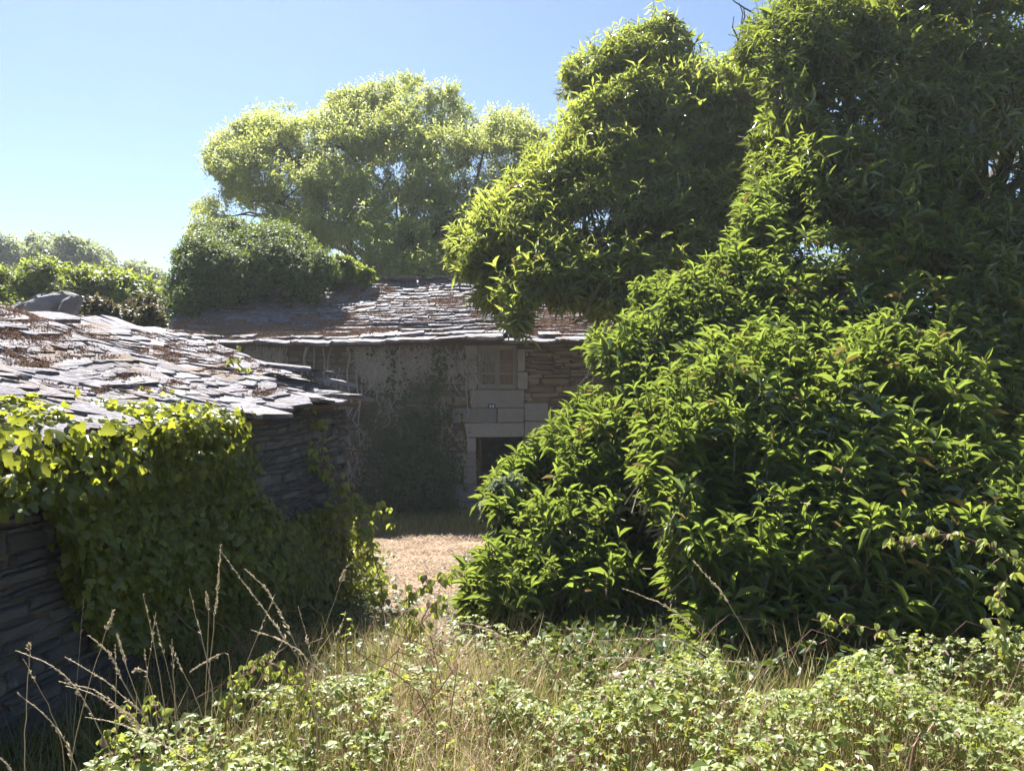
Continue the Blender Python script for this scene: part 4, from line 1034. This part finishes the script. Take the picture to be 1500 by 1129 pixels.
# ------------------------------------------------------------------ bramble shoots
def bramble_shoot(label, path, Y0, Y1, nleaf, L=.05, rad=.006, seedt=.5, group=None, mat=M_bram, nm='bramble_shoot', side=.07):
    P = np.array([W(x, y, Y0 + (Y1 - Y0) * i / (len(path) - 1)) for i, (x, y) in enumerate(path)])
    tt = np.linspace(0, len(P) - 1, 26); Q = np.stack([np.interp(tt, range(len(P)), P[:, k]) for k in range(3)], 1); Q += np.cumsum(rng.normal(0, .004, Q.shape), 0)
    t = thing(nm, label, 'bramble', Q[0], group); b = Bag(); b.tube(Q, np.linspace(rad, rad * .4, len(Q)), 5); b.build('stem', M_redstem, t)
    ii = rng.uniform(0, 25, nleaf); A = np.stack([np.interp(ii, range(26), Q[:, k]) for k in range(3)], 1)
    off = rng.normal(0, 1, (nleaf, 3)); off = nrm(off) * rng.uniform(.25, 1, nleaf)[:, None] * side; O = A + off
    V, T = many_tubes(np.stack([A, (A + O) / 2 + [0, 0, .005], O], 1), np.array([.0018, .0015, .001]) * (Y0 / 4) ** .5, 3)
    link('petioles', mesh('petioles', V, T, M_redstem), t, None, 'stuff')
    OO = []; DD = []; NN = []
    for s in (-.9, 0, .9):
        d = nrm(off * .6 + np.array([0, 0, -.15])); c_, s_ = math.cos(s), math.sin(s)
        lat = nrm(np.cross(d, np.array([0, 0, 1.0]))); OO.append(O); DD.append(nrm(d * c_ + lat * s_)); NN.append(nrm(np.array([0, -.2, 1.0]) + rng.normal(0, .4, (nleaf, 3))))
    OO = np.concatenate(OO); Ls = L * rng.uniform(.6, 1.25, len(OO))
    build_leaves('leaf', OO, np.concatenate(DD), np.concatenate(NN), Ls, Ls * .7, rng.uniform(0, 1, len(OO)), OVATE, mat, t, min(150, len(OO)), None, 'stuff', 'foliage')
bramble_shoot('long bramble shoot trailing from the outbuilding roof corner down past its end wall', [(335, 520), (375, 560), (415, 600), (450, 650), (480, 690), (510, 715), (545, 740), (580, 760)], 6.8, 7.6, 90, .075, .007, side=.13)
bramble_shoot('short bramble shoot arching over the gable slates beside the long trailing shoot', [(385, 560), (420, 580), (450, 610), (480, 640)], 7.0, 7.2, 30, .06, .006, side=.1)
bramble_shoot('leafy bramble shoot at the corner of the outbuilding above the mown path', [(545, 960), (560, 900), (555, 850), (540, 800), (520, 760), (490, 730)], 7.2, 7.4, 80, .075, .007, side=.14)
bramble_shoot('bramble shoot with dark round leaves bending over the mown straw', [(560, 960), (585, 905), (600, 870), (640, 850), (660, 835)], 6.0, 6.0, 40, .07, .005, side=.10)
bramble_shoot('bramble shoot with yellowing leaves at the left edge of the straw path', [(590, 960), (605, 920), (625, 890), (640, 880)], 5.6, 5.6, 30, .06, .005, side=.09)
bramble_shoot('reddish bramble cane arching down from the right edge of the photo', [(1560, 860), (1500, 830), (1450, 805), (1400, 782), (1340, 785), (1290, 800)], 4.6, 4.9, 46, .055, .006, side=.10)
bramble_shoot('pale leaved bramble shoot standing in front of the shaded shrub underside', [(1480, 980), (1470, 930), (1455, 880), (1462, 840)], 4.1, 4.2, 26, .055, .005, side=.08)
bramble_shoot('thin bramble shoot at the shaded edge above the sunlit brambles', [(1340, 980), (1300, 930), (1250, 915), (1190, 905)], 4.3, 4.5, 22, .05, .004, side=.07)
for i, (pp, Y_, lab) in enumerate([([(330, 1080), (345, 1010), (390, 975)], 3.2, 'bramble sprig rising above the left end of the foreground brambles'),
                                 ([(170, 1129), (180, 1060), (240, 1030)], 2.9, 'leftmost low bramble sprig at the bottom of the photo'),
                                 ([(470, 1060), (440, 1000), (400, 960)], 3.4, 'bramble sprig just left of the dry grass heads in the foreground')]):
    bramble_shoot(lab, pp, Y_, Y_, 30, .034, .0035, side=.06)

# foreground thicket of bramble: ground cover nobody could count
def thicket():
    n_ = 31000
    X = rng.uniform(-2.6, 4.2, n_); Yy = rng.uniform(1.9, 5.4, n_) ** 1.0
    px = 750 + F * X / Yy
    top = np.interp(px, [100, 160, 220, 330, 430, 540, 580, 620, 690, 760, 850, 950, 1040, 1080, 1180, 1240, 1330, 1420, 1520],
                        [1150, 1085, 1040, 1010, 1000, 985, 965, 925, 895, 925, 935, 965, 940, 1010, 1010, 960, 925, 935, 900])
    zt = CAMZ - (top - 564.5) / F * Yy
    hmax = .12 + .46 * (.5 + .5 * np.sin(X * 2.1 + Yy * 1.7) * np.sin(Yy * 2.6 - X)) + .10 * np.sin(X * 6.1 + 2) * np.sin(Yy * 5.3) + .12 * (X > 1.4)
    g = gz(X, Yy); z = g + hmax * rng.uniform(.15, 1, n_) ** .45
    pat = vnoise(np.stack([X, Yy, X * 0], 1), 1.6) + .5 * vnoise(np.stack([X, Yy, X * 0], 1), 4.2)
    ok = (z < zt) & (px > 100) & (px < 1620) & ((pat > -.32 - .3 * (X > 1) + .25 * (X < -.6)) | (rng.random(n_) < .22))
    ok &= ~((np.abs(px - 640) < 70) & (Yy > 3.2) & (rng.random(n_) < .75))
    X, Yy, z, g = X[ok], Yy[ok], z[ok], g[ok]; n_ = len(X); O = np.stack([X, Yy, z], 1)
    S = np.stack([X + rng.normal(0, .06, n_), Yy + rng.normal(0, .06, n_), g], 1)
    bt = bpy.data.objects.new('brambles', None); COL.objects.link(bt)
    sel = rng.random(n_) < .16
    V, T = many_tubes(np.stack([S[sel], (S[sel] * .4 + O[sel] * .6) + rng.normal(0, .02, (sel.sum(), 3)), O[sel]], 1), np.array([.003, .002, .0012]), 3)
    tag(bt, 'sunlit tangle of pale leaved brambles along the bottom of the photo', 'brambles', kind='stuff')
    link('stems', mesh('stems', V, T, M_redstem), bt, None, 'stuff')
    nc = 90; cx = rng.uniform(-2.0, 3.8, nc); cy = rng.uniform(2.3, 5.0, nc); CP = np.zeros((nc, 9, 3)); ca = rng.uniform(0, 6.28, nc); cl_ = rng.uniform(.4, 1.1, nc); ch = rng.uniform(.2, .55, nc)
    for j in range(9):
        t = j / 8; CP[:, j, 0] = cx + np.cos(ca) * cl_ * t; CP[:, j, 1] = cy + np.sin(ca) * cl_ * t * .6; CP[:, j, 2] = gz(cx, cy) + .05 + ch * np.sin(t * 2.6) + .03 * np.sin(j * 2.1 + ca)
    cp_ = 750 + F * CP[:, :, 0] / CP[:, :, 1]; okc = (cp_.min(1) > 130)
    V, T = many_tubes(CP[okc], np.linspace(.0042, .0018, 9), 4)
    link('canes', mesh('canes', V, T, M_redstem), bt, None, 'stuff')
    az = rng.uniform(0, 6.28, n_); out = []
    OO = []; DD = []; NN = []; LL = []; TT = []
    base = np.stack([np.cos(az), np.sin(az), rng.normal(0, .3, n_)], 1); nn = nrm(np.array([-.05, .0, 1.0]) + rng.normal(0, .35, (n_, 3))); size = rng.uniform(.016, .041, n_) * (1 + .4 * (rng.random(n_) < .2)) ; tn = rng.random(n_)
    for s in (-1.1, 0, 1.1):
        lat = nrm(np.cross(nn, base)); d = nrm(base * math.cos(s) + lat * math.sin(s)); OO.append(O); DD.append(d); NN.append(nn + rng.normal(0, .12, (n_, 3))); LL.append(size * (1.15 if s == 0 else .9)); TT.append(np.clip(tn + rng.normal(0, .1, n_), 0, 1))
    LL = np.concatenate(LL)
    build_leaves('leaf', np.concatenate(OO), np.concatenate(DD), np.concatenate(NN), LL, LL * .74, np.concatenate(TT), MID4, M_bram, bt, 300, OVATE, 'stuff', 'foliage')
thicket()

# grass and straw ------------------------------------------------------
def blades(name, label, X, Yy, L, Wd, lean, mat, tone=(0, 1), zoff=0, cat='grass'):
    n_ = len(X); O = np.stack([X, Yy, gz(X, Yy) + zoff], 1)
    az = rng.uniform(0, 6.28, n_); ln = rng.uniform(*lean, n_)
    D = np.stack([np.cos(az) * np.sin(ln), np.sin(az) * np.sin(ln), np.cos(ln)], 1); Nn = np.stack([-np.cos(az), -np.sin(az), np.full(n_, .3)], 1) + rng.normal(0, .3, (n_, 3))
    Ls = L * rng.uniform(.5, 1.3, n_)
    o = build_leaves(name, O, D, Nn, Ls, Wd * rng.uniform(.7, 1.3, n_), rng.uniform(tone[0], tone[1], n_), BLADE, mat, None, 0, None, 'stuff', name)
    tag(o, label, cat, kind='stuff')
n_ = 26000; X = rng.uniform(-2.6, 4.0, n_); Yy = rng.uniform(1.9, 5.6, n_)
blades('grass', 'mixed green and dry grass growing through the foreground brambles', X, Yy, .33, .0038, (0, .75), M_grass)
n_ = 8500; X = rng.uniform(-2.2, 4.0, n_); Yy = rng.uniform(1.9, 5.2, n_)
kp = (vnoise(np.stack([X, Yy, X * 0], 1), 1.6) < .05) & (750 + F * X / Yy > 180); X, Yy = X[kp], Yy[kp]
blades('tall_dry_grass', 'tall bleached and yellow grass standing between the foreground brambles', X, Yy, .46, .0042, (.05, 1.0), M_drygrass)
n_ = 11000; X = rng.uniform(-1.9, .6, n_); Yy = rng.uniform(2.6, 7.5, n_); kp = np.abs(X + .098 * Yy) < .42
blades('lying_straw', 'flattened pale straw between the brambles and the path', X[kp], Yy[kp], .34, .004, (.7, 1.45), M_straw, (.4, 1), .04, cat='straw')
n_ = 30000; Yy = rng.uniform(5.0, 14.6, n_); X = -1.05 + rng.normal(0, .75, n_) * (1 + .03 * (Yy - 6))
kp = rng.random(n_) < .35 + .65 * (np.sin(X * 2.7 + Yy * 1.1) * np.sin(Yy * 3.1 - X) > -.2); X, Yy = X[kp], Yy[kp]
blades('mown_straw', 'pinkish brown mown straw lying on the path to the house', X, Yy, .13, .008, (.9, 1.5), M_straw, zoff=.01, cat='straw')
n_ = 9000; X = -.55 + rng.normal(0, .35, n_); Yy = rng.uniform(4.2, 7.5, n_)
blades('dry_grass', 'bleached dry grass at the near end of the straw path', X, Yy, .20, .005, (.3, 1.3), M_straw, (.3, 1), cat='grass')
n_ = 7000; X = rng.uniform(-3.2, 1.2, n_); Yy = rng.uniform(13.2, 15.9, n_)
blades('shaded_grass', 'grass in the shadow at the foot of the house wall', X, Yy, .25, .010, (.1, 1.0), M_grass, cat='grass')
n_ = 5000; X = rng.uniform(-2.3, -.6, n_); Yy = rng.uniform(2.0, 6.5, n_)
blades('wall_foot_grass', 'shaded grass and weeds along the foot of the outbuilding wall', X, Yy, .30, .006, (.05, .8), M_grass, (0, .6), cat='grass')
n_ = 9000; X = rng.uniform(-2.2, -.9, n_); Yy = rng.uniform(2.4, 8.0, n_)
cen = np.stack([X, Yy, gz(X, Yy) + rng.uniform(0, .3, n_) ** 1.3], 1); keep = rng.random(n_) < .5; cen = cen[keep]
Ls = .05 * rng.uniform(.6, 1.3, len(cen))
X2 = np.concatenate([rng.normal(-1.9, .18, 1500), rng.normal(-.35, .15, 1500)]); Y2 = rng.uniform(5.5, 10.5, 3000); X2 = X2 + .12 * np.sin(Y2 * 2.3)
cen = np.concatenate([cen, np.stack([X2, Y2, gz(X2, Y2) + rng.uniform(.02, .2, 3000)], 1)]); Ls = np.concatenate([Ls, .055 * rng.uniform(.6, 1.3, 3000)])
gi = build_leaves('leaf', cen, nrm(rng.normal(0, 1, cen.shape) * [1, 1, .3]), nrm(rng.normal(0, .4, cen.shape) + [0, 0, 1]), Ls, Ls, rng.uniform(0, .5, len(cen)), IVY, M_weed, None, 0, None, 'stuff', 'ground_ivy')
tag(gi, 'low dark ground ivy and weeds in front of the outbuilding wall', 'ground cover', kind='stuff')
n_ = 8000; X = rng.uniform(.2, 4.6, n_); Yy = rng.uniform(4.4, 7.5, n_)
cen = np.stack([X, Yy, gz(X, Yy) + rng.uniform(0, .35, n_)], 1); Ls = .08 * rng.uniform(.6, 1.3, len(cen))
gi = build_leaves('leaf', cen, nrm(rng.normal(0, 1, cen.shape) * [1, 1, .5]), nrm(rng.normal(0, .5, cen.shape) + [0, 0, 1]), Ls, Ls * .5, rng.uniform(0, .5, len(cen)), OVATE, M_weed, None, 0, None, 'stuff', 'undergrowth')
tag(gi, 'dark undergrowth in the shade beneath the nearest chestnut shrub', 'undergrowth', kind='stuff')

# tall seeding grass stalks
def stalk(label, path, Y, head, group=None, rad=.0018, hw=.010, nsp=80):
    P = np.array([W(x, y, Y) for x, y in path]); g = float(gz(P[0][0], P[0][1])); root = np.array([P[0][0] + rng.normal(0, .02), P[0][1] + .03, g])
    P = np.vstack([root, P]); tt = np.linspace(0, len(P) - 1, 18); Q = np.stack([np.interp(tt, range(len(P)), P[:, k]) for k in range(3)], 1)
    Q[1:-1] = (Q[:-2] + Q[1:-1] * 2 + Q[2:]) / 4; Q += rng.normal(0, .0012, Q.shape)
    t = thing('grass_stalk', label, 'grass stalk', root, group); b = Bag(); b.tube(Q, np.linspace(rad, rad * .5, 18), 4); b.build('stem', M_seed, t)
    s0 = 17 * (1 - head); ii = np.sort(rng.uniform(s0, 17, nsp)); A = np.stack([np.interp(ii, range(18), Q[:, k]) for k in range(3)], 1)
    d0 = nrm(Q[-1] - Q[int(s0)]); frac = (ii - s0) / max(.01, 17 - s0)
    D = nrm(d0 + rng.normal(0, .26, (nsp, 3)) + [0, 0, -.1]); L = .017 * (1.15 - .6 * frac) * rng.uniform(.6, 1.3, nsp) * (Y / 3)
    me_ = build_leaves('spikelet', A, D, rng.normal(0, 1, (nsp, 3)), L, L * .28, rng.uniform(.4, 1, nsp), OVATE, M_seed, t, 0, None, 'stuff', 'seed_head')
ST = [
 ('tallest upright seeding grass stalk left of centre with a narrow head', [(300, 1060), (310, 950), (318, 870), (323, 800)], 3.1, .35),
 ('long grass stalk whose thick seed head bends up from lower right', [(470, 1040), (430, 950), (385, 890), (325, 810)], 3.1, .45),
 ('grass stalk with a heavy pale seed head beside the bent pair', [(465, 1030), (440, 960), (415, 905), (390, 860), (357, 833)], 3.0, .5),
 ('grass stalk with a drooping head held nearly level in the middle left', [(345, 1060), (338, 1000), (335, 951), (305, 966), (280, 982)], 2.9, .32),
 ('grass stalk with upright feathery head just left of the tallest stalk', [(300, 1070), (303, 960), (306, 900), (302, 868)], 3.2, .2),
 ('leftmost arching grass head over the dark corner', [(170, 1110), (115, 1010), (80, 975), (22, 953)], 2.6, .6),
 ('lowest arching grass head at the far left', [(120, 1150), (100, 1090), (70, 1050), (27, 1016)], 2.4, .6),
 ('broad pale seed head arching above the left brambles', [(230, 1090), (195, 1050), (140, 1010), (88, 998)], 2.6, .6),
 ('second broad pale seed head arching just under the first', [(235, 1110), (200, 1060), (150, 1020), (97, 1004)], 2.6, .6),
 ('slanting seed head between the arching pair and the upright stalks', [(235, 1080), (205, 1040), (160, 1000), (95, 962)], 2.7, .5),
 ('curved thin grass head crossing the dark wall at the left', [(230, 1080), (185, 1010), (165, 960), (131, 931)], 2.7, .45),
 ('short grass stalk with narrow head leaning left of centre', [(220, 1070), (190, 990), (178, 950), (172, 930)], 2.8, .4),
 ('small nodding grass head over the dark ivy foot', [(235, 1100), (228, 1030), (215, 985), (205, 978), (196, 985)], 2.8, .3),
 ('grass head lying over the bramble leaves at lower left', [(300, 1129), (240, 1090), (180, 1060), (128, 1050)], 2.3, .55),
 ('seed head in the lower left corner of the photo', [(60, 1180), (30, 1150), (10, 1120), (-6, 1105)], 2.1, .6),
 ('long diagonal grass stalk leaning right in the middle left', [(500, 1050), (450, 960), (410, 935), (368, 923)], 2.9, .5),
 ('thin upright grass stalk at the far left against the stone wall', [(35, 1129), (38, 1040), (44, 960), (43, 943)], 2.5, .15),
 ('slender straight stalk slanting right below the ivy', [(100, 1129), (130, 1000), (150, 940), (167, 895)], 2.8, .15),
 ('grass stalk with open head at the edge of the straw path', [(430, 1060), (460, 960), (490, 880), (505, 835)], 3.3, .1),
 ('grass head arching right in front of the shaded shrub underside', [(1080, 1010), (1030, 930), (985, 890), (915, 862)], 3.4, .45),
 ('tall thin stalk rising in front of the shaded shrub underside', [(1130, 1010), (1095, 930), (1060, 870), (1015, 822)], 3.4, .3),
 ('pale drooping head just below the shrub underside', [(1060, 1020), (1040, 960), (990, 935), (935, 935), (880, 938)], 3.3, .45),
 ('lower drooping grass head above the sunlit brambles', [(1070, 1030), (1010, 985), (960, 965), (900, 962), (870, 965)], 3.2, .4),
 ('curved grass head on the right against deep shade', [(1125, 1020), (1118, 985), (1105, 970), (1055, 967)], 3.2, .4),
 ('thin arching stalk above the brambles in the bottom centre', [(740, 980), (735, 930), (700, 915), (650, 912)], 3.6, .5),
]
for lab, path, Y_, hd in ST: stalk(lab, path, Y_, hd)
# thin bare stalks: nothing tells them apart
for k_ in range(26):
    x = float(rng.choice([rng.uniform(20, 520), rng.uniform(520, 1500)], p=[.7, .3])); y0 = 1129; hgt = rng.uniform(60, 230); y1 = (1010 if x < 520 else 1080) - hgt * .7; sl = rng.normal(0, 40)
    stalk('thin dry grass stem standing among the foreground brambles', [(x, 1090), (x + sl * .4, (1090 + y1) / 2), (x + sl, y1)], float(rng.uniform(2.5, 3.4)), .2, 'thin dry grass stems in the foreground', nsp=14)

# small weeds with yellow-green leaves that catch the sun
for (px, py, Y_, lab) in [(512, 900, 5.0, 'bright yellow leafed sprig in the dark left of the straw path'), (1345, 925, 3.9, 'small sprig with a yellow leaf among the right hand brambles'), (1240, 965, 3.8, 'tiny bright sprig at the shade line of the right hand brambles')]:
    p = W(px, py, Y_); g = float(gz(p[0], p[1])); s = thing('leafy_sprig', lab, 'plant', (p[0], p[1], g)); b = Bag(); b.tube(wiggle((p[0], p[1], g), p, 5, .05), np.linspace(.004, .002, 5), 4); b.build('stem', M_twig, s)
    n_ = 14; O = p + np.stack([rng.normal(0, .02, n_), rng.normal(0, .02, n_), -rng.uniform(0, .18, n_)], 1)
    D = nrm(rng.normal(0, 1, (n_, 3)) * [1, 1, .3]); Ls = rng.uniform(.03, .05, n_)
    build_leaves('leaf', O, D, rng.normal(0, .3, (n_, 3)) + [0, 0, 1], Ls, Ls * .5, np.full(n_, 1.0), OVATE, M_ivy, s, n_ - 1, None, 'stuff', 'small_leaves')
tot = sum(len(o.data.polygons) for o in sc.objects if o.type == 'MESH')
print('objects', len(sc.objects), 'faces', tot)
